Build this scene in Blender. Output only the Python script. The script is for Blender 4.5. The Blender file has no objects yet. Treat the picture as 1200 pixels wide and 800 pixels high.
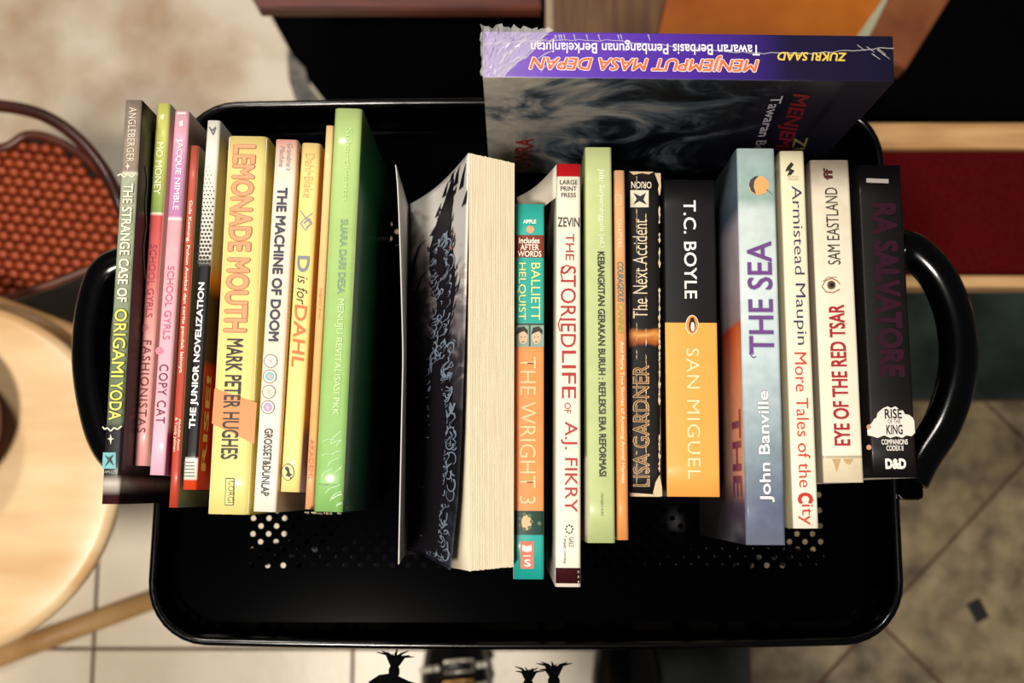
import bpy, bmesh, math, random
from mathutils import Vector, Matrix
random.seed(7)
C = bpy.context.scene.collection
sc = bpy.context.scene

# ---------------------------------------------------------------- camera, world, lights, exposure
CAM_Z = 1.55
FPX = 1300.0
TH = math.atan(178 / 1300)
cam_d = bpy.data.cameras.new('camera')
cam = bpy.data.objects.new('camera', cam_d); C.objects.link(cam)
cam.location = (0, 0, CAM_Z); cam.rotation_euler = (TH, 0, 0)
cam_d.sensor_width = 36; cam_d.lens = 36 * FPX / 1200
cam_d.clip_start = 0.01
cam_d.dof.use_dof = True; cam_d.dof.focus_distance = 0.585; cam_d.dof.aperture_fstop = 7.5
sc.camera = cam

w = bpy.data.worlds.new('world'); sc.world = w; w.use_nodes = True
w.node_tree.nodes['Background'].inputs[0].default_value = (1.0, 0.93, 0.86, 1)
w.node_tree.nodes['Background'].inputs[1].default_value = 0.07


def area(name, loc, target, size, power, col):
    d = bpy.data.lights.new(name, 'AREA'); d.energy = power; d.color = col
    d.shape = 'DISK'; d.size = size
    o = bpy.data.objects.new(name, d); C.objects.link(o); o.location = loc
    o.rotation_euler = (Vector(target) - Vector(loc)).to_track_quat('-Z', 'Y').to_euler()
    return o


area('key_lamp', (-0.42, -0.62, 3.1), (-0.1, 0.1, 0.9), 0.34, 84, (1.0, 0.93, 0.83))
area('fill_lamp', (-0.7, 1.35, 2.9), (-0.3, 0.3, 0.4), 0.4, 34, (1.0, 0.93, 0.84))
sc.view_settings.view_transform = 'Standard'; sc.view_settings.look = 'None'
sc.view_settings.gamma = 1; sc.view_settings.use_curve_mapping = False
sc.view_settings.exposure = -0.42

# ---------------------------------------------------------------- helpers
_c, _s = math.cos(TH), math.sin(TH)


def P(u, v, z):
    """where a sight line measured in the photograph meets the horizontal plane at height z"""
    h = CAM_Z - z
    x = (u - 600) / FPX; y = (400 - v) / FPX
    Y = y * _c + _s; Z = y * _s - _c
    t = -h / Z
    return Vector((x * t, Y * t, z))


def G0(u, v, z=.43):
    p = P(u, v, z); return Vector((p.x, p.y, 0))


def lin(c):
    if isinstance(c, str):
        if len(c) == 3: c = ''.join(x + x for x in c)
        c = tuple(int(c[i:i + 2], 16) / 255 for i in (0, 2, 4))
    return tuple(((x / 12.92) if x <= 0.04045 else ((x + 0.055) / 1.055) ** 2.4) for x in c) + (1,)


_m = {}


def mat(col, rough=0.5, col2=None, scale=40, bump=0.0, metal=0.0, coat=0.0, stretch=None, detail=4, contrast=(0.35, 0.65), bscale=None, spec=0.5):
    key = (col, rough, col2, scale, bump, metal, coat, stretch, detail, contrast, bscale, spec)
    if key in _m: return _m[key]
    m = bpy.data.materials.new('material'); m.use_nodes = True
    nt = m.node_tree; b = nt.nodes['Principled BSDF']
    b.inputs['Roughness'].default_value = rough; b.inputs['Metallic'].default_value = metal
    b.inputs['Coat Weight'].default_value = coat; b.inputs['Coat Roughness'].default_value = 0.12
    b.inputs['Specular IOR Level'].default_value = spec
    b.inputs['Base Color'].default_value = lin(col)
    if col2 or bump:
        tc = nt.nodes.new('ShaderNodeTexCoord'); mp = nt.nodes.new('ShaderNodeMapping')
        if stretch: mp.inputs['Scale'].default_value = stretch
        nt.links.new(tc.outputs['Object'], mp.inputs[0])
        n = nt.nodes.new('ShaderNodeTexNoise'); n.inputs['Scale'].default_value = scale; n.inputs['Detail'].default_value = detail
        nt.links.new(mp.outputs[0], n.inputs[0])
        if col2:
            r = nt.nodes.new('ShaderNodeValToRGB')
            r.color_ramp.elements[0].position = contrast[0]; r.color_ramp.elements[1].position = contrast[1]
            r.color_ramp.elements[0].color = lin(col); r.color_ramp.elements[1].color = lin(col2)
            nt.links.new(n.outputs[0], r.inputs[0]); nt.links.new(r.outputs[0], b.inputs['Base Color'])
        if bump:
            if bscale:
                n = nt.nodes.new('ShaderNodeTexNoise'); n.inputs['Scale'].default_value = bscale
                nt.links.new(mp.outputs[0], n.inputs[0])
            bp = nt.nodes.new('ShaderNodeBump'); bp.inputs['Strength'].default_value = bump; bp.inputs['Distance'].default_value = 0.002
            nt.links.new(n.outputs[0], bp.inputs['Height']); nt.links.new(bp.outputs[0], b.inputs['Normal'])
    _m[key] = m
    return m


def ramp_mat(stops, lo, hi, axis='Y', rough=0.4, mode='LINEAR', speck=0.10, nscale=90, coat=0.0, wob=0.0, bump=0.0):
    """printed bands: colour as a function of object space position, stops = [(position, colour)]"""
    m = bpy.data.materials.new('printed_card'); m.use_nodes = True
    nt = m.node_tree; b = nt.nodes['Principled BSDF']
    b.inputs['Roughness'].default_value = rough; b.inputs['Coat Weight'].default_value = coat; b.inputs['Specular IOR Level'].default_value = .3
    b.inputs['Coat Roughness'].default_value = 0.15
    tc = nt.nodes.new('ShaderNodeTexCoord'); sp = nt.nodes.new('ShaderNodeSeparateXYZ')
    nt.links.new(tc.outputs['Object'], sp.inputs[0])
    src = sp.outputs[axis]
    nz = nt.nodes.new('ShaderNodeTexNoise'); nz.inputs['Scale'].default_value = nscale; nz.inputs['Detail'].default_value = 5
    nt.links.new(tc.outputs['Object'], nz.inputs[0])
    if wob:
        ma = nt.nodes.new('ShaderNodeMath'); ma.operation = 'MULTIPLY_ADD'
        ma.inputs[1].default_value = wob; nt.links.new(nz.outputs[0], ma.inputs[0]); nt.links.new(src, ma.inputs[2]); src = ma.outputs[0]
    mr = nt.nodes.new('ShaderNodeMapRange'); mr.inputs['From Min'].default_value = lo; mr.inputs['From Max'].default_value = hi
    nt.links.new(src, mr.inputs[0])
    r = nt.nodes.new('ShaderNodeValToRGB'); cr = r.color_ramp; cr.interpolation = mode
    st = sorted([((p - lo) / (hi - lo), c) for p, c in stops], key=lambda q: q[0])
    while len(cr.elements) < len(st): cr.elements.new(0.5)
    for e, (p, c) in zip(cr.elements, st):
        e.position = min(1, max(0, p)); e.color = lin(c)
    nt.links.new(mr.outputs[0], r.inputs[0])
    mx = nt.nodes.new('ShaderNodeMix'); mx.data_type = 'RGBA'; mx.blend_type = 'OVERLAY'; mx.inputs[0].default_value = speck * 2
    nt.links.new(r.outputs[0], mx.inputs[6]); nt.links.new(nz.outputs[1] if False else nz.outputs[0], mx.inputs[7])
    nt.links.new(mx.outputs[2], b.inputs['Base Color'])
    if bump:
        bp = nt.nodes.new('ShaderNodeBump'); bp.inputs['Strength'].default_value = bump; bp.inputs['Distance'].default_value = 0.001
        nt.links.new(nz.outputs[0], bp.inputs['Height']); nt.links.new(bp.outputs[0], b.inputs['Normal'])
    return m


def obj(name, me, mats=None, parent=None, loc=None, rz=0.0, smooth=False):
    if isinstance(me, bmesh.types.BMesh):
        bm = me; me = bpy.data.meshes.new(name); bm.to_mesh(me); bm.free()
    if mats is not None:
        for m in (mats if isinstance(mats, (list, tuple)) else [mats]): me.materials.append(m)
    if smooth: me.polygons.foreach_set('use_smooth', [True] * len(me.polygons))
    o = bpy.data.objects.new(name, me); C.objects.link(o)
    if parent: o.parent = parent
    if loc is not None: o.location = loc
    o.rotation_euler = (0, 0, rz)
    return o


def empty(name, loc=(0, 0, 0), rz=0):
    o = bpy.data.objects.new(name, None); C.objects.link(o); o.location = loc; o.rotation_euler = (0, 0, rz)
    o.empty_display_size = 0.05
    return o


def tag(o, label, cat, group=None, kind=None):
    if label: o['label'] = label
    if cat: o['category'] = cat
    if group: o['group'] = group
    if kind: o['kind'] = kind
    return o


def box(bm, x0, x1, y0, y1, z0, z1, bev=0.0):
    r = bmesh.ops.create_cube(bm, size=1, matrix=Matrix.Translation(((x0 + x1) / 2, (y0 + y1) / 2, (z0 + z1) / 2)) @ Matrix.Diagonal((x1 - x0, y1 - y0, z1 - z0, 1)))
    if bev:
        es = {e for v in r['verts'] for e in v.link_edges}
        bmesh.ops.bevel(bm, geom=list(es), offset=bev, segments=2, affect='EDGES', profile=0.5)
    return bm


def prism(pts, z0, z1, bev=0.0, bm=None):
    """vertical prism over a polygon of (x, y)"""
    bm = bm or bmesh.new()
    lo = [bm.verts.new((p[0], p[1], z0)) for p in pts]; hi = [bm.verts.new((p[0], p[1], z1)) for p in pts]
    n = len(pts)
    top = bm.faces.new(hi); bm.faces.new(lo[::-1])
    for i in range(n): bm.faces.new((lo[i], lo[(i + 1) % n], hi[(i + 1) % n], hi[i]))
    bmesh.ops.recalc_face_normals(bm, faces=bm.faces)
    if bev:
        bmesh.ops.bevel(bm, geom=list(top.edges), offset=bev, segments=2, affect='EDGES')
    return bm


def tube(bm, pts, radii, seg=10, closed=False, flat=1.0):
    pts = [Vector(p) for p in pts]
    n = len(pts)
    if not isinstance(radii, (list, tuple)): radii = [radii] * n
    rings = []; prev = None
    for i, p in enumerate(pts):
        a = pts[(i - 1) % n] if (closed or i > 0) else p
        b = pts[(i + 1) % n] if (closed or i < n - 1) else p
        t = (b - a).normalized()
        ref = Vector((0, 0, 1)) if abs(t.z) < 0.9 else Vector((1, 0, 0))
        if prev is None: x = t.cross(ref).normalized()
        else: x = (prev - t * prev.dot(t)).normalized()
        prev = x; y = t.cross(x)
        rings.append([bm.verts.new(p + (x * math.cos(2 * math.pi * k / seg) + y * math.sin(2 * math.pi * k / seg) * flat) * radii[i]) for k in range(seg)])
    m = n if closed else n - 1
    for i in range(m):
        A, B = rings[i], rings[(i + 1) % n]
        for k in range(seg): bm.faces.new((A[k], A[(k + 1) % seg], B[(k + 1) % seg], B[k]))
    if not closed:
        bm.faces.new(rings[0][::-1]); bm.faces.new(rings[-1])
    return bm


def loft(bm, rings, cap=True):
    R = [[bm.verts.new(p) for p in r] for r in rings]
    n = len(R[0])
    for A, B in zip(R, R[1:]):
        for k in range(n): bm.faces.new((A[k], A[(k + 1) % n], B[(k + 1) % n], B[k]))
    if cap: bm.faces.new(R[0][::-1]); bm.faces.new(R[-1])
    return R


def lathe(bm, prof, seg=32, c=(0, 0, 0)):
    loft(bm, [[(c[0] + r * math.cos(2 * math.pi * k / seg), c[1] + r * math.sin(2 * math.pi * k / seg), c[2] + z) for k in range(seg)] for r, z in prof])
    return bm


def catmull(pts, n=8, closed=False):
    pts = [Vector(p) for p in pts]; out = []
    N = len(pts); rng = N if closed else N - 1
    for i in range(rng):
        p0 = pts[(i - 1) % N] if closed or i > 0 else pts[0]
        p1 = pts[i]; p2 = pts[(i + 1) % N]
        p3 = pts[(i + 2) % N] if closed or i + 2 < N else pts[-1]
        for k in range(n):
            t = k / n
            out.append(0.5 * ((2 * p1) + (p2 - p0) * t + (2 * p0 - 5 * p1 + 4 * p2 - p3) * t * t + (3 * p1 - p0 - 3 * p2 + p3) * t ** 3))
    if not closed: out.append(pts[-1])
    return out


def clip(poly, x0, x1, y0, y1):
    def cut(ps, f, inter):
        o = []
        for i in range(len(ps)):
            a, b = ps[i], ps[(i + 1) % len(ps)]
            if f(a): o.append(a)
            if f(a) != f(b): o.append(inter(a, b))
        return o
    def ix(X): return lambda a, b: (X, a[1] + (b[1] - a[1]) * (X - a[0]) / (b[0] - a[0]))
    def iy(Y): return lambda a, b: (a[0] + (b[0] - a[0]) * (Y - a[1]) / (b[1] - a[1]), Y)
    for f, g in ((lambda p: p[0] >= x0, ix(x0)), (lambda p: p[0] <= x1, ix(x1)), (lambda p: p[1] >= y0, iy(y0)), (lambda p: p[1] <= y1, iy(y1))):
        if len(poly) < 3: return []
        poly = cut(poly, f, g)
    return poly


# text turned into a flat mesh, normalised to a unit box centred at the origin
_txt = {}


def text_mesh(s, bold=0.0, shear=0.0, spacing=1.0, align='CENTER', line=1.0):
    b_ = max(0.0, min(.06, bold)); bold = min(0.0, bold)
    cu = bpy.data.curves.new('lettering', 'FONT'); cu.body = s; cu.size = 1; cu.offset = bold; cu.shear = shear
    cu.space_character = spacing; cu.resolution_u = 3; cu.align_x = align; cu.space_line = line
    o = bpy.data.objects.new('lettering', cu); C.objects.link(o)
    dg = bpy.context.evaluated_depsgraph_get(); dg.update()
    me = bpy.data.meshes.new_from_object(o.evaluated_get(dg))
    bpy.data.objects.remove(o); bpy.data.curves.remove(cu)
    if b_ > 0:      # bolder strokes: the outline repeated with small shifts, each copy a hair above the last
        sh = [(b_ * math.cos(k * math.pi / 4), b_ * math.sin(k * math.pi / 4)) for k in range(8)] if b_ > .022 else [(b_, b_), (-b_, -b_), (b_, -b_), (-b_, b_)]
        n = len(me.vertices); vs = [tuple(v.co) for v in me.vertices]; fs = [tuple(p.vertices) for p in me.polygons]
        V, F_ = [], []
        for k, (dx, dy) in enumerate(sh):
            V += [(x + dx, y + dy, (k + 1) * 4e-6) for x, y, z_ in vs]; F_ += [tuple(i + k * n for i in f) for f in fs]
        V += [(x, y, (len(sh) + 1) * 4e-6) for x, y, z_ in vs]; F_ += [tuple(i + len(sh) * n for i in f) for f in fs]
        me2 = bpy.data.meshes.new('lettering'); me2.from_pydata(V, [], F_); me2.update(); bpy.data.meshes.remove(me); me = me2
    return me


def fit_text(s, W_, H_, bold=0.0, shear=0.0, spacing=1.0, line=1.0, ref=None):
    me = text_mesh(s, bold, shear, spacing, line=line)
    src = ref or me
    xs = [v.co.x for v in src.vertices]; ys = [v.co.y for v in src.vertices]
    cx, cy = (min(xs) + max(xs)) / 2, (min(ys) + max(ys)) / 2
    sx, sy = W_ / (max(xs) - min(xs)), H_ / (max(ys) - min(ys))
    box_ = (cx, cy, sx, sy)
    for v in me.vertices: v.co = ((v.co.x - cx) * sx, (v.co.y - cy) * sy, v.co.z)
    me.name = 'lettering'
    return me, box_


# ---------------------------------------------------------------- floor
Z_TRAY = CAM_Z - 0.705        # inside bottom of the cart's top basket
Z_RIM = CAM_Z - 0.68

cream = [mat(a, 0.35, b, 5, 0.15, bscale=60) for a, b in (('e2d2b8', 'f6ead4'), ('e6d6bc', 'f7ecd8'), ('dfcfb4', 'f3e7d0'))]
slab_m = mat('b4906a', 0.42, 'eddfc8', 4.5, 0.2, bscale=50, detail=6, contrast=(0.36, 0.58))
brown_t = [mat(a, 0.5, b, 22, 0.4, detail=8, contrast=(0.3, 0.66)) for a, b in (('4c4030', '9c8b6c'), ('554735', 'a08e6e'), ('463b2c', '93815f'))]
green_t = [mat(a, 0.4, b, 16, 0.4, detail=7, contrast=(0.35, 0.7)) for a, b in (('101a18', '2c3a34'), ('141e1b', '323e38'))]
grout = mat('6b4a36', 0.9, '40291e', 60, 0.2)

bm = bmesh.new(); box(bm, -1.7, 1.5, -0.9, 2.0, -0.03, -0.0035)
floor = tag(obj('floor', bm, grout), 'grouted floor under the tiles', None, kind='structure')
ya = P(250, 452, 0).y
xb = P(757, 780, 0).x
bm = prism([(-1.7, ya), (xb - 0.002, ya), (xb - 0.002, 2.0), (-1.7, 2.0)], -0.003, 0.0, 0.0006)
obj('cement_slab', bm, slab_m, floor)
rot = 0.0
jx = P(108, 790, 0).x; pitch = P(413, 790, 0).x - jx; jy = P(250, 760, 0).y
k = 0
for i in range(-4, 4):
    for j in range(-3, 1):
        x0 = jx + i * pitch; x1 = x0 + pitch
        y1 = jy + (j + 1) * pitch * 0.98; y0 = y1 - pitch * 0.98
        x1 = min(x1, xb); y1 = min(y1, ya)
        if x1 - x0 < 0.02 or y1 - y0 < 0.02: continue
        g = 0.0024
        k += 1
        obj('tile', prism([(x0 + g, y0 + g), (x1 - g, y0 + g), (x1 - g, y1 - g), (x0 + g, y1 - g)], -0.003, random.uniform(-0.0003, 0.0003), 0.0008), random.choice(cream), floor)
yq = P(1190, 470, 0).y + .402
obj('dark_slab', prism([(xb + .002, yq), (1.5, yq), (1.5, 2.0), (xb + .002, 2.0)], -.003, 0, .0006), green_t[1], floor)
xg = P(879, 790, 0).x; yg = P(1190, 470, 0).y; ytop = P(1190, 300, 0).y
for j in range(6):            # dark border tiles: a column at the left of the brown field, a row beyond it
    y1 = yg - j * 0.31; obj('tile', prism([(xb + .002, y1 - .308), (xg - .002, y1 - .308), (xg - .002, y1 - .001), (xb + .002, y1 - .001)], -0.003, 0, 0.0008), green_t[j % 2], floor)
for j in range(5):
    x0 = xb + j * 0.31; obj('tile', prism([(x0 + .002, yg + .002), (x0 + .308, yg + .002), (x0 + .308, yg + 0.4), (x0 + .002, yg + 0.4)], -0.003, 0, 0.0008), green_t[(j + 1) % 2], floor)
a0 = P(1040, 738, 0); e1 = Vector((1, -1, 0)).normalized(); e2 = Vector((1, 1, 0)).normalized()
q1 = P(1165, 480, 0)
sz = abs((q1 - a0).dot(e2))
c0 = P(1028, 727, 0)          # a corner where the diagonals cross
for i in range(-6, 7):
    for j in range(-5, 7):
        g = 0.0022
        pts = [c0 + e1 * ((i + a) * sz + sa * g) + e2 * ((j + b_) * sz + sb * g) for a, b_, sa, sb in ((0, 0, 1, 1), (1, 0, -1, 1), (1, 1, -1, -1), (0, 1, 1, -1))]
        pl = clip([(p.x, p.y) for p in pts], xg + .001, 1.35, -0.8, yg - .001)
        if len(pl) >= 3:
            cx = [p[0] for p in pl]; cy = [p[1] for p in pl]
            if max(cx) - min(cx) > .01 and max(cy) - min(cy) > .01:
                obj('tile', prism(pl, -0.003, random.uniform(-.0004, .0004), 0), random.choice(brown_t), floor)
# dark chip lying on the brown tiles
cc = P(1145, 715, 0)
bm = bmesh.new(); box(bm, -.010, .010, -.014, .014, 0.0002, .005, .002)
tag(obj('floor_chip', bm, mat('0d0c0e', .6), None, cc, 0.45), 'small black chip of rubbish lying on the brown floor tiles', 'debris')

# black sheet standing in for floor shade under the furniture beyond the cart
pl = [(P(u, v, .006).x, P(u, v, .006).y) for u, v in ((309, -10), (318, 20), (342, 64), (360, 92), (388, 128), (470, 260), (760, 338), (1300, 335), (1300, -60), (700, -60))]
tag(obj('floor_shade_sheet', prism(pl, 0.0004, 0.006, 0.001), mat('020203', .95, '040405', 80, .3, spec=.05)), 'black sheet standing in for floor shade beyond the far side of the cart', 'shade')
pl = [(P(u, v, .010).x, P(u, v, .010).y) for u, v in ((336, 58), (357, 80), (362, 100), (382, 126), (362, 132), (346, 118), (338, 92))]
tag(obj('grey_shade_patch', prism(pl, 0.0065, 0.010, 0.001), mat('5c5a58', .9, '8b857c', 60, .4)), 'grey patch standing in for lighter shade at the left edge of the black sheet', 'rag')  # lighter triangle of floor shade, built as a thin grey piece

# ---------------------------------------------------------------- furniture beyond the cart
wood = mat('b98a58', .45, 'd9ae79', 9, .2, stretch=(1, 9, 9), detail=6)
wood_v = mat('a9774a', .45, 'd0a06b', 9, .2, stretch=(9, 1, 9), detail=6)
redfab = mat('45070a', 1.0, '520b0e', 260, .5, spec=.05)
z = .42
bench = tag(empty('bench', G0(1180, 240)), 'low bench with dark red upholstered seat between pale wooden rails', 'bench')
bl = bench.location
def bench_part(name, u0, u1, v0, v1, z0, z1, m, bev=.003):
    a = P(u0, v1, z1) - bl; b = P(u1, v0, z1) - bl
    bm = bmesh.new(); box(bm, a.x, b.x, a.y, b.y, z0, z1, bev); return obj(name, bm, m, bench)
bench_part('rail', 860, 1560, 143, 174, z - .03, z, wood)
bench_part('rail', 860, 1560, 322, 337, z - .03, z, wood)
bench_part('seat', 861, 1559, 176, 320, z - .028, z - .004, redfab, .004)
for u in (880, 1540):
    for v in (160, 322):
        a = P(u, v, z) - bl
        bm = bmesh.new(); box(bm, a.x - .018, a.x + .018, a.y - .015 + (0.01 if v > 300 else 0), a.y + .015, 0.0065 if v < 300 else .0065, z - .029, .003); obj('leg', bm, wood, bench)

# wooden armchair at the top: brown side board with pale edge, orange seat, slanted rail
ch = tag(empty('armchair', G0(880, -20)), 'wooden armchair with orange seat and slanted side rail beyond the purple book', 'chair')
cl = ch.location
def flat(name, parent, pts, z0, z1, m, bev=.002):
    o_ = parent.location
    pl = [(P(u, v, z1) - o_) for u, v in pts]
    return obj(name, prism([(p.x, p.y) for p in pl], z0, z1, bev), m, parent)
zs = .40
flat('side_board', ch, ((649, 60), (648, -120), (792, -120), (780, 0), (766, 60)), zs - .02, zs, mat('5a3820', .5, '74502f', 12, .2, stretch=(9, 1, 1)))
flat('board_edge', ch, ((640, 60), (639, -120), (647.5, -120), (648.5, 60)), zs - .03, zs + .002, mat('a8927a', .5))
flat('seat', ch, ((767, 60), (781, 0), (793, -120), (1060, -120), (1034, 0), (1001, 60)), zs - .02, zs - .002, mat('984a0c', .4, 'bd6a18', 7, .1, coat=.3))
flat('seat_edge', ch, ((992, 60), (1034, 0), (1062, -60), (1066, -60), (1046, 0), (1010, 60)), zs - .02, zs + .001, mat('a9ab8d', .5))
flat('side_rail', ch, ((1012, 60), (1036, 12), (1072, -60), (1150, -60), (1112, 0), (1062, 80)), zs - .01, zs + .02, mat('703a1e', .45, '945a34', 14, .2, stretch=(1, 1, 1)))
for u, v in ((670, -60), (1020, -60), (670, 20), (1010, 20)):
    a = P(u, v, zs) - cl
    bm = bmesh.new(); box(bm, a.x - .015, a.x + .015, a.y - .015, a.y + .015, 0.0065, zs - .021, .003); obj('leg', bm, wood, ch)

rb = tag(empty('stool_bench', G0(470, -40)), 'reddish brown wooden bench whose edge shows above the black shade sheet', 'bench')
flat('seat', rb, ((302, 10), (262, -60), (262, -260), (632, -260), (634, 10)), zs - .02, zs, mat('4c1a0c', .5, '6c2a14', 14, .2, stretch=(1, 9, 1)))
for u, v in ((310, -245), (600, -245)):
    a = P(u, v, zs) - rb.location
    bm = bmesh.new(); box(bm, a.x - .015, a.x + .015, a.y - .015, a.y + .015, 0.0065, zs - .021, .003); obj('leg', bm, mat('4c1a0c', .5), rb)

# ---------------------------------------------------------------- woven chair at the left
zc = .43
wc = tag(empty('woven_chair', G0(-20, 260)), 'chair with red-brown woven cane seat and dark bentwood arm behind the round stool', 'chair')
wl = wc.location
seat_px = [(0, 172), (30, 157), (62, 163), (102, 187), (134, 222), (152, 256), (140, 298), (100, 315), (60, 331), (0, 350), (-70, 362), (-140, 330), (-160, 250), (-120, 185), (-60, 168)]
sp = [P(u, v, zc) - wl for u, v in seat_px]; sp = [Vector((p.x, p.y, 0)) for p in sp]
bm = prism([(p.x, p.y) for p in sp], 0.0, zc - .012); obj('seat_base', bm, mat('120807', .8), wc)
loop = catmull([Vector((p.x, p.y, zc - .004)) for p in sp], 5, True)
bm = tube(bmesh.new(), loop, .0052, 8, True); obj('seat_frame', bm, mat('4a2014', .35, '6e3420', 30), wc, smooth=True)
def inside(x, y, poly):
    r = False; n = len(poly)
    for i in range(n):
        a, b = poly[i], poly[(i + 1) % n]
        if (a.y > y) != (b.y > y) and x < (b.x - a.x) * (y - a.y) / (b.y - a.y) + a.x: r = not r
    return r
bm = bmesh.new()
bmesh.ops.create_icosphere(bm, subdivisions=1, radius=1)
for v in bm.verts: v.co = (v.co.x * .0076, v.co.y * .0056, v.co.z * .0055)
strand_me = bpy.data.meshes.new('strand'); bm.to_mesh(strand_me); bm.free()
strand_me.materials.append(mat('8e3416', .4, 'c05a2c', 60, 0)); strand_me.polygons.foreach_set('use_smooth', [True] * len(strand_me.polygons))
shr = [p * 0.955 for p in sp]; cand = []
for r_ in range(-16, 17):
    for c_ in range(-16, 17):
        x = (c_ + (0.5 if r_ % 2 else 0)) * .0128; y = r_ * .0098 + x * -.12
        if inside(x, y, shr): cand.append((x, y))
cand.sort(key=lambda q: -q[0])
far = bmesh.new()
for n_, (x, y) in enumerate(cand):
    if n_ < 290:
        o = bpy.data.objects.new('strand', strand_me); C.objects.link(o); o.parent = wc
        o.location = (x, y, zc - .009 + random.uniform(-.001, .001)); o.rotation_euler = (0, 0, -.12 + random.uniform(-.1, .1))
    else:
        r = bmesh.ops.create_icosphere(far, subdivisions=1, radius=1, matrix=Matrix.Translation((x, y, zc - .009)) @ Matrix.Diagonal((.0076, .0056, .0055, 1)))
if far.verts:
    o = obj('weave', far, mat('8e3416', .4, 'c05a2c', 60, 0), wc, smooth=True); o['kind'] = 'stuff'
za = zc + .06
pts = [P(u, v, za) - wl + Vector((0, 0, 0)) for u, v in ((-150, 215), (-110, 150), (-50, 124), (0, 124), (50, 135), (92, 163), (126, 206), (150, 262), (158, 290))]
pts = [Vector((p.x, p.y, za)) for p in pts]
pts[-1].z = zc; pts[0].z = zc
bm = tube(bmesh.new(), catmull(pts, 6), .0062, 10); obj('arm_rail', bm, mat('2e120c', .3, '47201a', 30), wc, smooth=True)

# ---------------------------------------------------------------- round plywood stool at the left edge
zt = CAM_Z - 1.0
st = tag(empty('round_stool', G0(-70, 560)), 'round pale plywood stool beside the left handle of the cart', 'stool')
cs = P(-70, 560, zt); cs0 = cs - st.location
ply = mat('c9935a', .4, 'e0b27c', 5, .1, stretch=(1, 6, 1), detail=4)
bm = bmesh.new(); lathe(bm, [(.02, -.022), (.150, -.022), (.158, -.018), (.160, -.010), (.158, -.003), (.150, 0), (.12, -.003), (.05, -.006), (.005, -.006)], 64, (cs0.x, cs0.y, zt)); obj('seat', bm, mat('deb07a', .35, 'f4d8aa', 4, .08, stretch=(1, 5, 1)), st, smooth=True)
zb = zt - .045
a, b = P(-60, 338, zb) - st.location, P(128, 408, zb) - st.location; a.z = b.z = zb
bm = tube(bmesh.new(), [a, b], [.0105, .0105], 12); obj('frame_bar', bm, mat('8f6a44', .5, 'b48c5c', 12, .2), st, smooth=True)
zf = .012
a, b = P(-120, 812, zf) - st.location, P(200, 695, zf) - st.location; a.z = b.z = zf
bm = tube(bmesh.new(), [a, b], [.016, .013], 12, flat=.8); obj('foot_rail', bm, mat('b98a52', .5, 'd5ab72', 12, .2), st, smooth=True)
for dx, dy in ((-.06, .10), (-.13, .0), (-.06, -.10)):
    bm = tube(bmesh.new(), [(cs0.x + dx, cs0.y + dy, zt - .02), (cs0.x + dx * 1.25 - .08, cs0.y + dy * 1.2, .003)], [.016, .011], 12); obj('leg', bm, ply, st, smooth=True)
bw = P(-75, 500, zt)
bm = bmesh.new(); lathe(bm, [(.03, 0), (.05, .004), (.068, .022), (.074, .045), (.070, .045), (.062, .022), (.045, .009), (.004, .007)], 48)
tag(obj('bowl', bm, mat('4a1e10', .35, '6b321c', 14, .1), None, (bw.x, bw.y, zt - .0035), smooth=True), 'reddish brown wooden bowl on the round stool, cut by the left edge', 'bowl')

# ---------------------------------------------------------------- the cart
cart = tag(empty('utility_cart', (0, .08, 0)), 'black metal utility cart with perforated basket and looped side handles holding the books', 'cart')
CO = Vector((0, .08, 0))
blk = mat('020203', .16, None, spec=.4)
blk_m = mat('010102', .10, None, spec=.07)
X0, X1, Y0, Y1 = -.2165, .2325, -.0862, .2435


def outline(x0, x1, y0, y1, r, bulge=0.0, n=8):
    pts = []
    for cx, cy, a in ((x1 - r, y0 + r, -90), (x1 - r, y1 - r, 0), (x0 + r, y1 - r, 90), (x0 + r, y0 + r, 180)):
        for k in range(n + 1):
            t = math.radians(a + 90 * k / n)
            pts.append([cx + r * math.cos(t), cy + r * math.sin(t)])
        if a in (-90, 90):
            pass
    # extra points along the sides
    out = []
    N = len(pts)
    for i in range(N):
        p, q = pts[i], pts[(i + 1) % N]
        out.append(p)
        d = math.hypot(q[0] - p[0], q[1] - p[1])
        if d > .05:
            for k in range(1, 12): out.append([p[0] + (q[0] - p[0]) * k / 12, p[1] + (q[1] - p[1]) * k / 12])
    for p in out:
        if p[0] < 0: p[0] += .007 * (p[1] - y0) / (y1 - y0)      # the basket narrows a little at its far left
    if bulge:
        cx, hw = (x0 + x1) / 2, (x1 - x0) / 2; cy = (y0 + y1) / 2; hh = (y1 - y0) / 2
        for p in out: p[1] += bulge * (1 - ((p[0] - cx) / hw) ** 2) * ((p[1] - cy) / hh)
    return out


gx0 = P(296.7, 607, Z_TRAY).x; gy0 = P(296.7, 607, Z_TRAY).y
DX, DY = .00975, .00485
RH = .0018


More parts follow.
